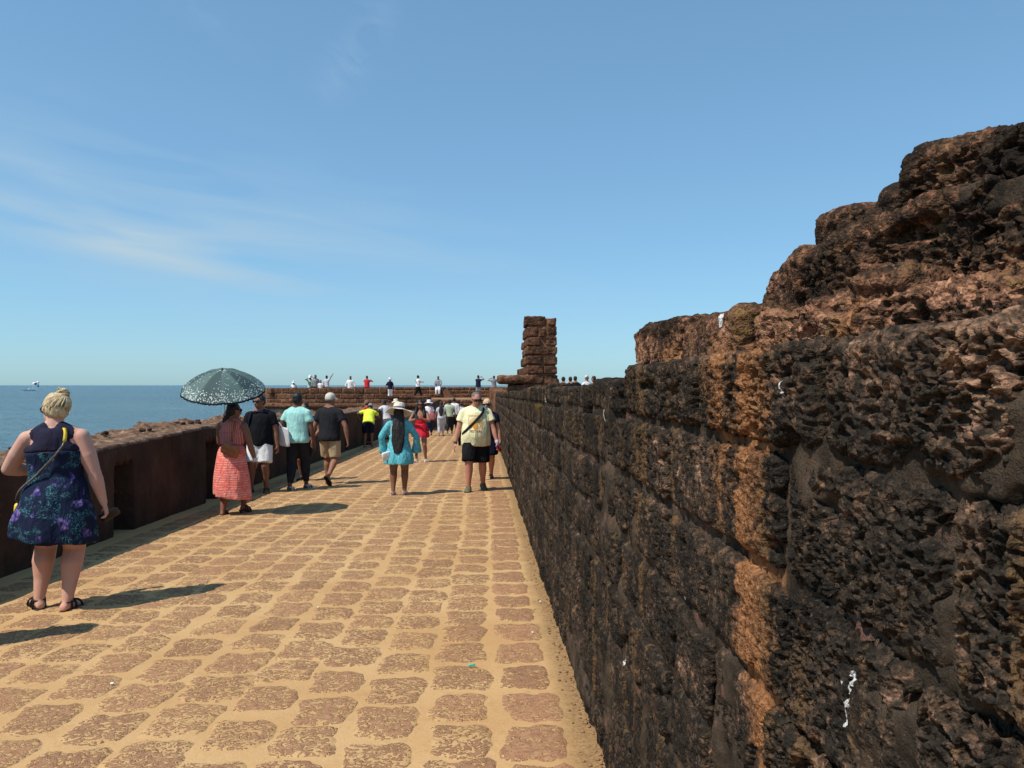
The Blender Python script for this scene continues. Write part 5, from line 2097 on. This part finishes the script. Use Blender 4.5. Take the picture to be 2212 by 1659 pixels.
# ---- man in the mint T-shirt
f = Figure(1.74, False, 1.04, 1.02, 0, lean=2, twist=-5, head=(-12, -2, 0), hands=((-.165, .05, .485), (.17, .03, .475)), elbow=((-.7, -.9, 0), (.6, -1, 0)),
           feet=((-.045, -.08, 0, 0), (.06, .10, 0, 0)), toe=(2, 22))
person('man in mint green T-shirt and dark trousers walking away, back to the viewer', -3.30, 13.81, -8, f, SK_DARK, [
    hair_of(f, 'short', HAIR_BLACK), ('shirt', f.tee(-.045, .55, .012), C['mint'], 2, folds(.014, 9, 51)),
    ('trousers', f.bottoms(1.86, .008, .029), C['slate'], 2, folds(.010, 12, 52)), sandal(f, 0, WHITE_LEATHER), sandal(f, 1, WHITE_LEATHER)], voxel=.0132)

# ---- person half hidden behind him
f = Figure(1.56, False, .98, .98, 0, hands=((-.16, .1, .55), (.17, .03, .48)), feet=((-.05, .03, 0, 0), (.06, -.04, 0, 0)))
person('person in black T-shirt, shorts and shoes, half hidden behind the man in mint', -3.53, 15.41, 165, f, SK_MID, [
    hair_of(f, 'bob', HAIR_BLACK), ('shirt', f.tee(-.04), C['black'], 2), ('shorts', f.bottoms(.85), C['black'], 2), shoe(f, 0), shoe(f, 1)], voxel=.0145)

# ---- man in charcoal polo, khaki shorts and cap
f = Figure(1.74, False, 1.06, 1.03, .01, lean=2, twist=-4, head=(-22, 2, 0), hands=((-.185, -.02, .475), (.21, -.01, .485)), elbow=((-.8, -.6, 0), (.9, -.5, 0)),
           feet=((-.05, .06, 0, 0), (.06, -.17, .07, 0)), toe=(4, 8), heel=(0, 48), curl=(.25, .6))
person('man in charcoal polo shirt, khaki shorts and pale cap, one foot lifted behind', -2.90, 14.66, -12, f, SK_MID, [
    hair_of(f, 'crop', HAIR_GREY), cap_hat(f, C['beige_cap'], None), ('shirt', f.tee(-.055, .62, .014), C['charcoal'], 2, folds(.012, 9, 61)),
    ('shorts', f.bottoms(.90, .012, .060), C['khaki'], 2, folds(.016, 11, 62)), sandal(f, 0, RUBBER, False), sandal(f, 1, RUBBER, False)], voxel=.0132)

# ---- woman in turquoise
f = Figure(1.52, True, 1.10, 1.12, 0, head=(-4, 6, 0), hands=((-.17, .06, .50), (.19, .06, .50)), elbow=((-1, -.5, .1), (1, -.5, 0)),
           feet=((-.062, .0, 0, 0), (.062, .0, 0, 0)), toe=(4, 10))
tq = person('woman in turquoise tunic and cream sun hat with long black hair, back to the viewer', -1.41, 12.93, 2, f, SK_BROWN, [
    hair_of(f, 'long', HAIR_BLACK, .45, .068, .007, .055),
    ('tunic', f.tee(-.02, 1.55, .012, flare=.004), C['turq'], 2, folds(.012, 11, 71)),
    ('tunic_skirt', f.skirt(.345, (.158, .142), .17, .026, 8, .06), C['turq'], 2, folds(.018, 11, 72, .15)),
    ('cuff', f.s(Prim().tube(f.el[0] + (f.wr[0] - f.el[0]) * .3, f.wr[0] + unit(f.wr[0] - f.el[0]) * .03, .034, .062, 18)), C['turq'], 1),
    ('cuff', f.s(Prim().tube(f.el[1] + (f.wr[1] - f.el[1]) * .3, f.wr[1] + unit(f.wr[1] - f.el[1]) * .03, .034, .062, 18)), C['turq'], 1),
    sandal(f, 0, STEEL), sandal(f, 1, STEEL)], voxel=.0135)
brim_hat(f, 'sun_hat', C['straw'], .142, .05, .026, .012, plain('hat_band_print', (0.12, 0.09, 0.13), .8, .2, .9, 90), tq['root'], -10)
bgw = thing_on(tq['root'], 'handbag', 'small white flap handbag at the left hip of the woman in turquoise', 'bag')
cc = (f.P(-.085, -.125, -.10)) * f.H
link('bag_body', bag_prim(cc, .075, .035, .068, rotm('Z', 25) @ rotm('Y', -14)).mesh('bag_body'), WHITE_LEATHER, bgw)
link('flap', bag_prim(cc + np.array([-.006, -.03, .018]), .072, .014, .045, rotm('Z', 25) @ rotm('Y', -14)).mesh('flap'), WHITE_LEATHER, bgw)
sling(f, bgw, [(.30, 60), (.297, 240), (.27, 232), (.15, 225), (.02, 220)], .006, .002, WHITE_LEATHER, 'strap', .02, 12)

# ---- woman in the scarlet top, facing the viewer
f = Figure(1.62, True, 1.0, .98, 0, head=(4, 10, 0), hands=((-.03, .155, .70), (.04, .155, .69)), elbow=((-1, -.3, -.6), (1, -.3, -.6)), feet=((-.085, .0, 0, 0), (.06, .02, 0, 0)), toe=(18, 14), curl=(.8, .8))
rw = person('woman in a scarlet flared top and denim shorts looking at a phone, facing the viewer', -1.62, 19.9, 176, f, SK_MID, [
    hair_of(f, 'long', HAIR_BLACK, .27, .075, .005),
    ('hair_lock', f.s(Prim().chain([f.headc + f.HM @ np.array([-.046, .0, .0]), f.P(.30, -.055, .035), f.P(.22, -.072, .062), f.P(.15, -.065, .070)], [.020, .024, .024, .012], 10)), HAIR_BLACK, 1, strands(.005, 9)),
    ('hair_lock', f.s(Prim().chain([f.headc + f.HM @ np.array([.046, .0, .0]), f.P(.30, .06, .03), f.P(.22, .085, .055), f.P(.15, .085, .062)], [.020, .026, .026, .012], 10)), HAIR_BLACK, 1, strands(.005, 9)),
    ('top', bodice(f, .05, .23, .012), C['red'], 2),
    ('top_flare', f.skirt(.395, (.140, .130), .10, .024, 7, .06), C['red'], 2, folds(.014, 11, 81, .15)),
    ('top_hem', f.s(Prim().loft([(np.array([0, -.004, z_]), np.array([.140, 0, 0]), np.array([0, .130, 0])) for z_ in (.388, .399)], 24)), C['white'], 0),
    ('shorts', f.bottoms(.45, .010, .064), C['denim'], 2), sandal(f, 0, WHITE_LEATHER), sandal(f, 1, WHITE_LEATHER)], voxel=.0145)
glasses(f, rw['root'])
face(f, rw['root'], (0.4, 0.06, 0.06))
phone(rw['root'], f, 0, 'dark phone held by the woman in scarlet top', (.03, .03, .02), rotm('X', 40))

# ---- man in the pale yellow festival T-shirt
f = Figure(1.76, False, 1.20, 1.10, .036, lean=1, head=(16, 20, 3), hands=((-.215, .05, .475), (.205, .03, .455)), elbow=((-.9, -.6, 0), (.9, -.6, 0)),
           feet=((-.075, -.12, .01, 0), (.070, .07, 0, 0)), toe=(10, 8), heel=(14, 0), curl=(.75, .3), twist=3, hipyaw=4)
yl_ = person('stout man in pale yellow printed T-shirt and black shorts walking towards the viewer', -0.14, 13.50, 181, f, SK_RED, [
    hair_of(f, 'crop', HAIR_GREY), ('shirt', f.tee(-.075, .60, .014, .052), C['cream'], 2, folds(.012, 8, 91)),
    ('shorts', f.bottoms(.93, .016, .074), C['black'], 2, folds(.016, 10, 92)),
    shoe(f, 0, .011, 'clog', plain('olive_clog', (0.11, 0.10, 0.06), .7, .3, .4)), shoe(f, 1, .011, 'clog', plain('olive_clog', (0.11, 0.10, 0.06), .7, .3, .4))], voxel=.0132)
glasses(f, yl_['root'])
face(f, yl_['root'])
FY, RY = f, yl_
w_, d_ = f.wr[0], unit(f.wr[0] - f.el[0])
link('wristwatch', Prim().cone((w_ - d_ * .016) * f.H, (w_ - d_ * .002) * f.H, .036, .036, 12).mesh('wristwatch'), STEEL, yl_['root'])
w_, d_ = f.wr[1], unit(f.wr[1] - f.el[1])
link('bracelet', Prim().cone((w_ - d_ * .012) * f.H, (w_ - d_ * .006) * f.H, .034, .034, 12).mesh('bracelet'), LEATHER, yl_['root'])
cb = thing_on(yl_['root'], 'crossbody_bag', 'black crossbody bag at the hip of the man in yellow T-shirt', 'bag')
link('bag_body', bag_prim(f.P(-.005, .150, -.055) * f.H, .045, .10, .125, rotm('Y', 6)).mesh('bag_body'), BLACK, cb)
sling(f, cb, [(.20, 215), (.29, 200), (.302, 165), (.285, 130), (.22, 104), (.14, 72), (.08, 42), (.04, 15)], .021, .004, BLACK, 'strap', .024, 24)
bo = thing_on(yl_['root'], 'bottle', 'small bottle of red drink held by the man in yellow T-shirt', 'bottle')
bc = (f.wr[0] + unit(f.wr[0] - f.el[0]) * .055 + np.array([.004, .03, 0])) * f.H
red_drink = plain('red_drink', (0.5, 0.015, 0.03), .12, .6)
Mb = rotm('X', -58) @ rotm('Y', 18)
rings_ = lambda prof_: [bc + np.array([[r_ * math.cos(a), r_ * math.sin(a), z_] for a in np.linspace(0, 2 * math.pi, 14, endpoint=False)]) @ Mb.T for r_, z_ in prof_]
link('bottle_body', Prim().rings(rings_(((.024, -.10), (.030, -.095), (.030, -.01), (.027, .02), (.030, .05), (.024, .075), (.014, .095)))).mesh('bottle_body'), red_drink, bo)
link('cap', Prim().rings(rings_(((.016, .095), (.016, .115), (.012, .117)))).mesh('cap'), plain('blue_cap', (0.03, 0.12, 0.5), .4, .4), bo)

# ---- woman behind him
f = Figure(1.63, True, 1.12, 1.08, 0, head=(-14, 2, 0), hands=((-.16, .02, .47), (.17, .03, .47)), feet=((-.05, -.1, .01, 0), (.055, .10, 0, 0)), heel=(12, 0))
nw = person('blond woman in navy dress and dark sneakers half hidden behind the man in yellow', 0.07, 15.5, 180, f, SK_RED, [
    hair_of(f, 'bob', HAIR_BLOND), ('dress', f.tee(-.02, .5, .013), C['navy'], 2), ('dress_skirt', f.skirt(.30, (.135, .115), .10, .013, 6, .04), C['navy'], 2),
    shoe(f, 0, .004, 'sneaker', plain('dark_sneaker', (0.03, 0.033, 0.04), .8, .2)), shoe(f, 1, .004, 'sneaker', plain('dark_sneaker', (0.03, 0.033, 0.04), .8, .2))], voxel=.0145)
glasses(f, nw['root'])
face(f, nw['root'])

# ---- the man leaning over the parapet in a neon shirt
f = Figure(1.66, False, 1.0, 1.0, 0, lean=38, side=6, head=(-25, 25, 0), pelvis=(.0, -.06, .515), hands=((-.19, .23, .60), (.16, .30, .55)), elbow=((-1, -.2, -.2), (1, -.2, -.2)), feet=((-.07, -.03, 0, 0), (.07, .02, 0, 0)))
person('man in a neon yellow T-shirt and navy shorts bending over the parapet', -3.88, 26.2, 12, f, SK_BROWN, [
    hair_of(f, 'short', HAIR_BLACK), cap_hat(f, C['grey'], None), ('shirt', f.tee(-.04, .55, .013), C['neon'], 2, folds(.012, 9, 101)), ('shorts', f.bottoms(.85, .014, .066), C['navy'], 2), sandal(f, 0, RUBBER, False), sandal(f, 1, RUBBER, False)], voxel=.0145)

f = Figure(1.66, False, 1.0, 1.0, 0, lean=14, head=(30, 10, 0), hands=((-.30, .16, .68), (.15, .14, .55)), elbow=((-.6, -.6, -.4), (1, -.4, 0)))
person('dark-haired man in a white T-shirt resting an arm on the parapet', -3.92, 31.4, 42, f, SK_DARK, [
    hair_of(f, 'short', HAIR_BLACK), ('shirt', f.tee(-.04), C['white'], 2), ('trousers', f.bottoms(1.85, .010, .034), C['palegrey'], 2), shoe(f, 0), shoe(f, 1)], voxel=.0135)
f = Figure(1.62, False, 1.0, 1.0, 0, lean=10, hands=((-.25, .16, .6), (.15, .14, .55)))
person('person in red with a brown cap on the parapet side beyond the man in neon', -4.08, 27.7, 60, f, SK_MID, [
    hair_of(f, 'short', HAIR_BLACK), cap_hat(f, C['brown'], None), ('shirt', f.tee(-.04), C['redflat'], 2), ('trousers', f.bottoms(1.85, .010, .034), C['slate'], 2), shoe(f, 0), shoe(f, 1)], voxel=.0145)


# ---------------------------------------------------------------- further people, simpler build of the same figure
def walker(label, x, y, rz, H, sk, hair, top, bottom, z=None, female=False, group=None, kind='short', length=0.0, legs=1.86, sleeve=.55, hat=None, pose=None, voxel=.033, shoes=True, t0=-.04, bandm=None):
    kw = dict(feet=((-.05, -.07, 0, 0), (.055, .08, 0, 0)))
    kw.update(pose or {})
    f_ = Figure(H, female, 1.04, 1.02, 0.0, **kw)
    parts = [hair_of(f_, kind, hair, length, .06, .004), ('shirt', f_.tee(t0, sleeve, .012), top, 1)]
    if bottom is not None:
        parts.append(('trousers' if legs > 1 else 'shorts', f_.bottoms(legs, .010, .036 if legs > 1 else .064), bottom, 1))
    if shoes:
        parts += [shoe(f_, 0, .004), shoe(f_, 1, .004)]
    m = person(label, x, y, rz, f_, sk, parts, z, voxel, True, group)
    if hat == 'brim':
        brim_hat(f_, 'sun_hat', C['white'] if bandm is None else bandm, .105, .045, .016, .006, None, m['root'], -4)
    if hat == 'straw':
        brim_hat(f_, 'sun_hat', C['straw'], .11, .045, .016, .006, None, m['root'], -4)
    return f_, m


G1 = 'people walking at the far end of the walkway'
f_, m = walker('woman in white top, white brimmed hat and dark jeans carrying a pink bag', -2.46, 34.9, -4, 1.60, SK_MID, HAIR_BLACK, C['white'], C['denim'], None, True, G1, hat='brim', sleeve=.7)
o = thing_on(m['root'], 'shoulder_bag', 'dusty pink tote bag on the woman in white with a white hat', 'bag')
link('bag_body', bag_prim(f_.P(.02, .10, -.10) * f_.H, .13, .06, .17).mesh('bag_body'), C['pink'], o)
link('strap', Prim().chain([f_.P(.10, .06, -.12) * f_.H, f_.P(.27, .08, -.06) * f_.H, f_.P(.295, .08, .0) * f_.H], [.012] * 3, 6).mesh('strap'), C['pink'], o)
walker('woman with very long brown hair in pale grey jeans', -1.89, 34.4, 2, 1.56, SK_MID, HAIR_BROWN, C['palegrey'], C['palegrey'], None, True, G1, 'long', .36)
walker('man in sage green T-shirt and black trousers beside the long-haired woman', -1.62, 36.8, -6, 1.66, SK_BROWN, HAIR_BLACK, C['sage'], C['slate'], None, False, G1)
walker('man in white shirt with a dark strap ahead of the man in sage green', -1.50, 39.5, -6, 1.74, SK_BROWN, HAIR_BLACK, C['white'], C['black'], None, False, G1, sleeve=1.7)
walker('child-sized person in grey top near the end of the right wall', -1.16, 40.6, 4, 1.50, SK_BROWN, HAIR_BLACK, C['palegrey'], C['white'], None, False, G1)
walker('person with black hair and black top just beyond the white hat', -2.95, 40.2, 0, 1.72, SK_BROWN, HAIR_BLACK, C['black'], C['slate'], None, False, G1)
walker('person in brown with a straw hat behind the turquoise woman', -4.02, 35.6, 30, 1.64, SK_MID, HAIR_BROWN, C['brown'], C['white'], None, True, G1, hat='straw')
walker('person in white tunic and trousers between the sage and white shirts', -1.9, 42.5, 180, 1.66, SK_BROWN, HAIR_BLACK, C['white'], C['white'], None, False, G1, sleeve=1.7)
walker('woman in black top and white trousers near the far retaining wall', -2.25, 44.5, 178, 1.58, SK_MID, HAIR_BLACK, C['black'], C['white'], None, True, G1)

G2 = 'people on the bastion platform'
PZ = 0.60
walker('woman in pale green with a white head scarf, arms raised, leftmost on the platform', -12.11, 54.5, 200, 1.66, SK_BROWN, HAIR_GREY, C['palegreen'], C['bluestripe'], PZ, True, G2, sleeve=1.6, hat='brim', pose=dict(hands=((-.05, .10, .93), (.07, .12, .88)), elbow=((-1, .2, 0), (1, .2, 0))))
walker('man in grey shirt beside the woman in pale green on the platform', -11.70, 54.3, 200, 1.72, SK_DARK, HAIR_BLACK, C['grey'], C['slate'], PZ, False, G2, sleeve=1.7)
walker('short person with bushy hair in white on the platform', -11.33, 54.2, 178, 1.36, SK_MID, HAIR_BLACK, C['white'], C['white'], PZ, False, G2, 'bob', pose=dict(hands=((-.08, .14, .60), (.08, .14, .58))))
walker('man in grey stretching one arm up on the platform', -10.95, 54.4, -25, 1.68, SK_BROWN, HAIR_BLACK, C['palegrey'], C['grey'], PZ, False, G2, sleeve=.6, pose=dict(hands=((-.17, .02, .47), (.25, .10, 1.06)), elbow=((-.6, -.8, 0), (.6, -.8, 0))))
walker('bearded man in long white shirt on the platform', -9.30, 54.4, 176, 1.64, SK_DARK, HAIR_BLACK, C['white'], C['white'], PZ, False, G2, sleeve=1.8, pose=dict(hands=((-.21, .02, .48), (.24, .02, .48))))
walker('man in red T-shirt photographing with raised hands on the platform', -8.14, 54.3, -10, 1.66, SK_BROWN, HAIR_BLACK, C['redflat'], C['slate'], PZ, False, G2, pose=dict(hands=((-.05, .22, .80), (.12, .22, .80)), elbow=((-1, 0, -.6), (1, 0, -.6))))
walker('woman in white sun hat and navy top with pale trousers on the platform edge', -6.04, 50.2, 8, 1.46, SK_MID, HAIR_BLACK, C['navy'], C['white'], PZ, True, G2, hat='brim', legs=1.6, sleeve=.8, pose=dict(hands=((-.26, .04, .50), (.17, .02, .47))))
f_, m = walker('man in white shirt with a crossbody strap walking on the platform', -4.84, 57.2, -60, 1.73, SK_DARK, HAIR_BLACK, C['white'], C['black'], PZ, False, G2, sleeve=1.6, pose=dict(feet=((-.05, -.16, .02, 0), (.05, .16, 0, 0)), hands=((-.05, .22, .70), (.05, .24, .70)), elbow=((-1, -.2, -.5), (1, -.2, -.5))))
sling(f_, m['root'], [(.30, 140), (.296, 230), (.2, 260), (.1, 300), (.02, 340)], .02, .006, BLACK, 'strap', .022, 12)
walker('man in grey shirt and white trousers sitting on the platform parapet', -3.53, 60.25, 178, 1.72, SK_DARK, HAIR_BLACK, C['grey'], C['white'], 0.67, False, G2, sleeve=1.6, pose=dict(pelvis=(0, 0, .475), feet=((-.06, .20, .04, 0), (.07, .18, .02, 0)), knee=((-.2, 1, .6), (.2, 1, .6)), hands=((-.07, .16, .50), (.08, .16, .50)), elbow=((-1, -.2, 0), (1, -.2, 0))))
walker('man in navy T-shirt and grey shorts holding a phone up on the platform', -0.39, 56.0, -30, 1.72, SK_BROWN, HAIR_BLACK, C['navy'], C['grey'], PZ, False, G2, legs=.9, pose=dict(hands=((.0, .17, .90), (.09, .17, .90)), elbow=((-1, .2, -.6), (1, .2, -.6))))
walker('man in grey T-shirt and pale jeans photographing near the pillar', 0.72, 54.0, 30, 1.66, SK_MID, HAIR_BLACK, C['grey'], C['palegrey'], PZ, False, G2, pose=dict(hands=((-.10, .16, .86), (.02, .18, .86)), elbow=((-1, .1, -.6), (1, .1, -.6)), feet=((-.10, 0, 0, 0), (.08, 0, 0, 0))))
walker('person in white crouching low behind the left end of the bastion', -12.6 + .4, 50.2, 180, 1.24, SK_BROWN, HAIR_GREY, C['white'], C['white'], PZ, False, G2, hat='brim')

G3 = 'people beyond the wall to the right of the pillar'
for k, (lab, x_, y_, h_, tp_, hr_, cap_) in enumerate((
        ('person in black close beside the pillar beyond the wall', 3.13, 32.9, 1.58, 'black', HAIR_BLACK, None),
        ('person in black hooded top right of the pillar beyond the wall', 3.40, 32.9, 1.66, 'charcoal', HAIR_BLACK, None),
        ('person in pale shirt and dark cap beyond the wall', 3.70, 32.9, 1.66, 'palegrey', HAIR_BLACK, 'black'),
        ('person in black shirt and dark cap beyond the wall', 3.90, 32.8, 1.68, 'black', HAIR_BLACK, 'black'),
        ('person in white shirt and white cap beyond the wall', 4.40, 32.8, 1.72, 'white', HAIR_GREY, 'white'),
        ('dark-haired person furthest right beyond the wall', 4.28, 29.9, 1.66, 'brown', HAIR_BLACK, None))):
    f_ = Figure(h_, False, 1.0, 1.0, 0)
    parts = [hair_of(f_, 'short', hr_), ('shirt', f_.tee(-.04), C[tp_], 1), ('trousers', f_.bottoms(1.86, .010, .036), C['slate'], 1), shoe(f_, 0), shoe(f_, 1)]
    if cap_:
        parts.append(cap_hat(f_, C[cap_], None))
    person(lab, x_, y_, -70 + 25 * k, f_, SK_MID, parts, 0.30, .033, True, G3)

finish_solids()

# ---------------------------------------------------------------- print on the yellow T-shirt, laid onto the cloth
from mathutils.bvhtree import BVHTree
shirt = RY['shirt']
bvh = BVHTree.FromPolygons([v.co[:] for v in shirt.data.vertices], [p.vertices[:] for p in shirt.data.polygons])


def on_shirt(x, z, lift=.003):
    hit = bvh.ray_cast(Vector((x, 1.0, z)), Vector((0, -1, 0)))
    return (x, (hit[0].y if hit[0] else 0.2) + lift, z)


PRINT_O = plain('print_orange', (0.60, 0.26, 0.05), .8, .1)
PRINT_B = plain('print_brown', (0.30, 0.13, 0.035), .8, .1)
V, Fq = [], []


def patch(poly_rows):
    """grid of (x, z) rows -> quads on the shirt"""
    o_ = len(V)
    nr, nc = len(poly_rows), len(poly_rows[0])
    for row in poly_rows:
        for (x, z) in row:
            V.append(on_shirt(-x, z))
    for i in range(nr - 1):
        for j in range(nc - 1):
            Fq.append((o_ + i * nc + j, o_ + i * nc + j + 1, o_ + (i + 1) * nc + j + 1, o_ + (i + 1) * nc + j))


cz0 = 1.150
for k in range(19):                                   # sunburst rays over the pear shape
    a = R(-20 + 220 * k / 18)
    rows = []
    for rr_ in (.062, .085, .108, .124):
        wv = .0035 + .035 * (rr_ - .05)
        rows.append([(rr_ * math.cos(a) - s * wv * math.sin(a), cz0 + rr_ * 1.12 * math.sin(a) + s * wv * math.cos(a)) for s in (-1, 0, 1)])
    patch(rows)
for s in (-1, 1):                                     # frame strips and the small line of lettering at the top
    patch([[(s * .118, z), (s * .123, z)] for z in np.linspace(1.09, 1.335, 8)])
for k in range(9):
    patch([[(-.108 + .0245 * k, z), (-.095 + .0245 * k, z)] for z in (1.305, 1.33)])
me = bpy.data.meshes.new('print_rays')
me.from_pydata(V, [], Fq)
link('shirt_print', me, PRINT_O, shirt)
V, Fq = [], []
rows = []
for t in np.linspace(0, 1, 10):                       # pear-shaped figure
    z = 1.085 + .125 * t
    w = .050 * math.sqrt(max(0, 1 - ((t - .33) / .36) ** 2)) if t < .45 else .047 - .062 * (t - .45) + .008 * math.sin(t * 12)
    w = max(w, .006)
    rows.append([(w * q, z) for q in np.linspace(-1, 1, 7)])
patch(rows)
me = bpy.data.meshes.new('print_figure')
me.from_pydata(V, [], Fq)
link('shirt_print', me, PRINT_O, shirt)
cu = bpy.data.curves.new('lettering', 'FONT')
cu.body = 'FESTIVAL'
cu.size = .058
cu.align_x = 'CENTER'
cu.offset = .0012
to = bpy.data.objects.new('lettering', cu)
COL.objects.link(to)
dg = bpy.context.evaluated_depsgraph_get()
tm_ = bpy.data.meshes.new_from_object(to.evaluated_get(dg))
bpy.data.objects.remove(to)
for v in tm_.vertices:
    v.co = on_shirt(-v.co.x * .92, 1.035 + v.co.y * .95, .0035)
link('lettering', tm_, PRINT_B, shirt)

# ================================================================= boat, parasail, litter
boat = tag(empty('motor_boat', (-675.6, 1175.5, -6.5), R(62)), 'small white open motor boat far out on the sea at the left', 'boat')
boat.rotation_euler = (0, 0, R(30))
WB = plain('boat_white', (0.8, 0.79, 0.76), .5, .3)
secs = []
for t, w, h in ((-8.2, 1.4, 1.3), (-7.6, 1.7, 1.35), (-3, 1.9, 1.35), (2, 1.8, 1.5), (6, 1.1, 1.8), (8.2, .15, 2.1)):
    secs.append(np.array([(t, -w, h), (t, -w * .8, .2), (t, -w * .3, -.3), (t, w * .3, -.3), (t, w * .8, .2), (t, w, h), (t, w * .85, h - .1), (t, -w * .85, h - .1)]))
link('hull', Prim().rings(secs).mesh('hull', False), WB, boat)
link('stripe', Prim().rings([np.array([(t, -w - .04, .5), (t, w + .04, .5), (t, w + .04, .15), (t, -w - .04, .15)]) for t, w in ((-8.1, 1.5), (-3, 1.75), (2, 1.65), (6, .95), (7.6, .3))]).mesh('stripe', False), plain('boat_dark', (0.06, 0.05, 0.05), .6), boat)
link('console', bag_prim((-.5, 0, 2.2), .7, .6, .9).mesh('console'), WB, boat)
link('tow_mast', Prim().chain([(.8, -.9, 1.3), (.8, -.5, 3.6), (.8, .5, 3.6), (.8, .9, 1.3)], [.09] * 4, 6).mesh('tow_mast'), STEEL, boat)
b_f = Figure(1.75, False)
bo_p = tag(empty('person', (-675.6 - 1.5, 1175.5 - 1.0, -5.3), R(30)), 'tiny figure standing in the far-off motor boat', 'person')
link('body', b_f.body_prim(False).mesh('body'), SK_DARK, bo_p)
link('shirt', b_f.tee().mesh('shirt'), C['white'], bo_p)

para = tag(empty('parasail', (-662, 1170, 3.0), R(30)), 'white and navy parasail canopy hanging just above the sea horizon', 'parasail')
PWm, PNm = plain('sail_white', (0.82, 0.82, 0.82), .6, .2), plain('sail_navy', (0.05, 0.055, 0.14), .6, .2)
Mp = rotm('Y', 38)
for k in range(8):
    a0, a1 = 2 * math.pi * k / 8, 2 * math.pi * (k + 1) / 8
    V = []
    for t in np.linspace(0.05, 1, 7):
        e = t * math.pi / 2
        for a in np.linspace(a0, a1, 4):
            V.append(Mp @ np.array([5.0 * math.sin(e) * math.cos(a), 5.0 * math.sin(e) * math.sin(a), 4.2 * math.cos(e) - 2]))
    link('gore', mesh_np('gore', np.array(V), grid_quads(7, 4)), PWm if k % 2 == 0 else PNm, para)
for k in range(8):
    a = 2 * math.pi * k / 8
    link('line', Prim().cone(Mp @ np.array([5 * math.cos(a), 5 * math.sin(a), -2.0]), Mp @ np.array([0, 0, -9.0]) + np.array([0, 0, -.5]), .05, .05, 5).mesh('line'), PWm, para)
link('drogue', Prim().ell(Mp @ np.array([0, 0, 3.4]), (1.7, 1.7, 1.9), Mp).mesh('drogue'), PWm, para)

scrap = link('plastic_scrap', bag_prim((0, 0, 0), .022, .008, .004, rotm('Z', 20)).mesh('plastic_scrap'), plain('teal_plastic', (0.03, 0.5, 0.40), .4, .4))
scrap.location = (-0.07, 4.56, gz(4.56) + .019)
tag(scrap, 'tiny teal scrap of plastic lying on the paving', 'litter')
for k, (x, y, s) in enumerate(((-2.05, 4.35, .010), (-1.25, 5.9, .008), (0.44, 6.0, .009), (0.33, 5.2, .008))):
    p = bag_prim((0, 0, 0), s, s * .7, s * .35, rotm('Z', 40 * k))
    o = link('paper_scrap', p.mesh('paper_scrap'), plain('paper_white', (0.8, 0.8, 0.78), .8))
    o.location = (x, y, gz(y) + .016)
    tag(o, ('crumb of white paper on the paving near the lower left', 'crumb of white paper on the paving left of the woman\'s shadow', 'white crumb in the dust at the foot of the right wall', 'white crumb on the darker stones beside the right wall')[k], 'litter')
# pebbles and grit along the foot of the right wall
Vp_, Qp_, off = [], [], 0
for k in range(420):
    y = 2.6 + 7 * rnd.random() ** 1.6
    x = 0.53 - abs(rnd.gauss(0, .055))
    s = rnd.uniform(.0025, .009)
    P, N, Q = block((x, y, gz(y) + s * .4), ((1, 0, 0), (0, 1, 0), (0, 0, 1)), (s * 2, s * 1.7, s * 1.3), (s,) * 3, s * .6, 'FKTBLR')
    P = P + N * (.3 * s * vnoise(P, .7 / s, k))[:, None]
    Vp_.append(P)
    Qp_.append(Q + off)
    off += len(P)
tag(link('grit', mesh_np('grit', np.concatenate(Vp_), np.concatenate(Qp_)), M_EARTH), 'loose grit and pebbles along the foot of the right wall', 'gravel', kind='stuff')
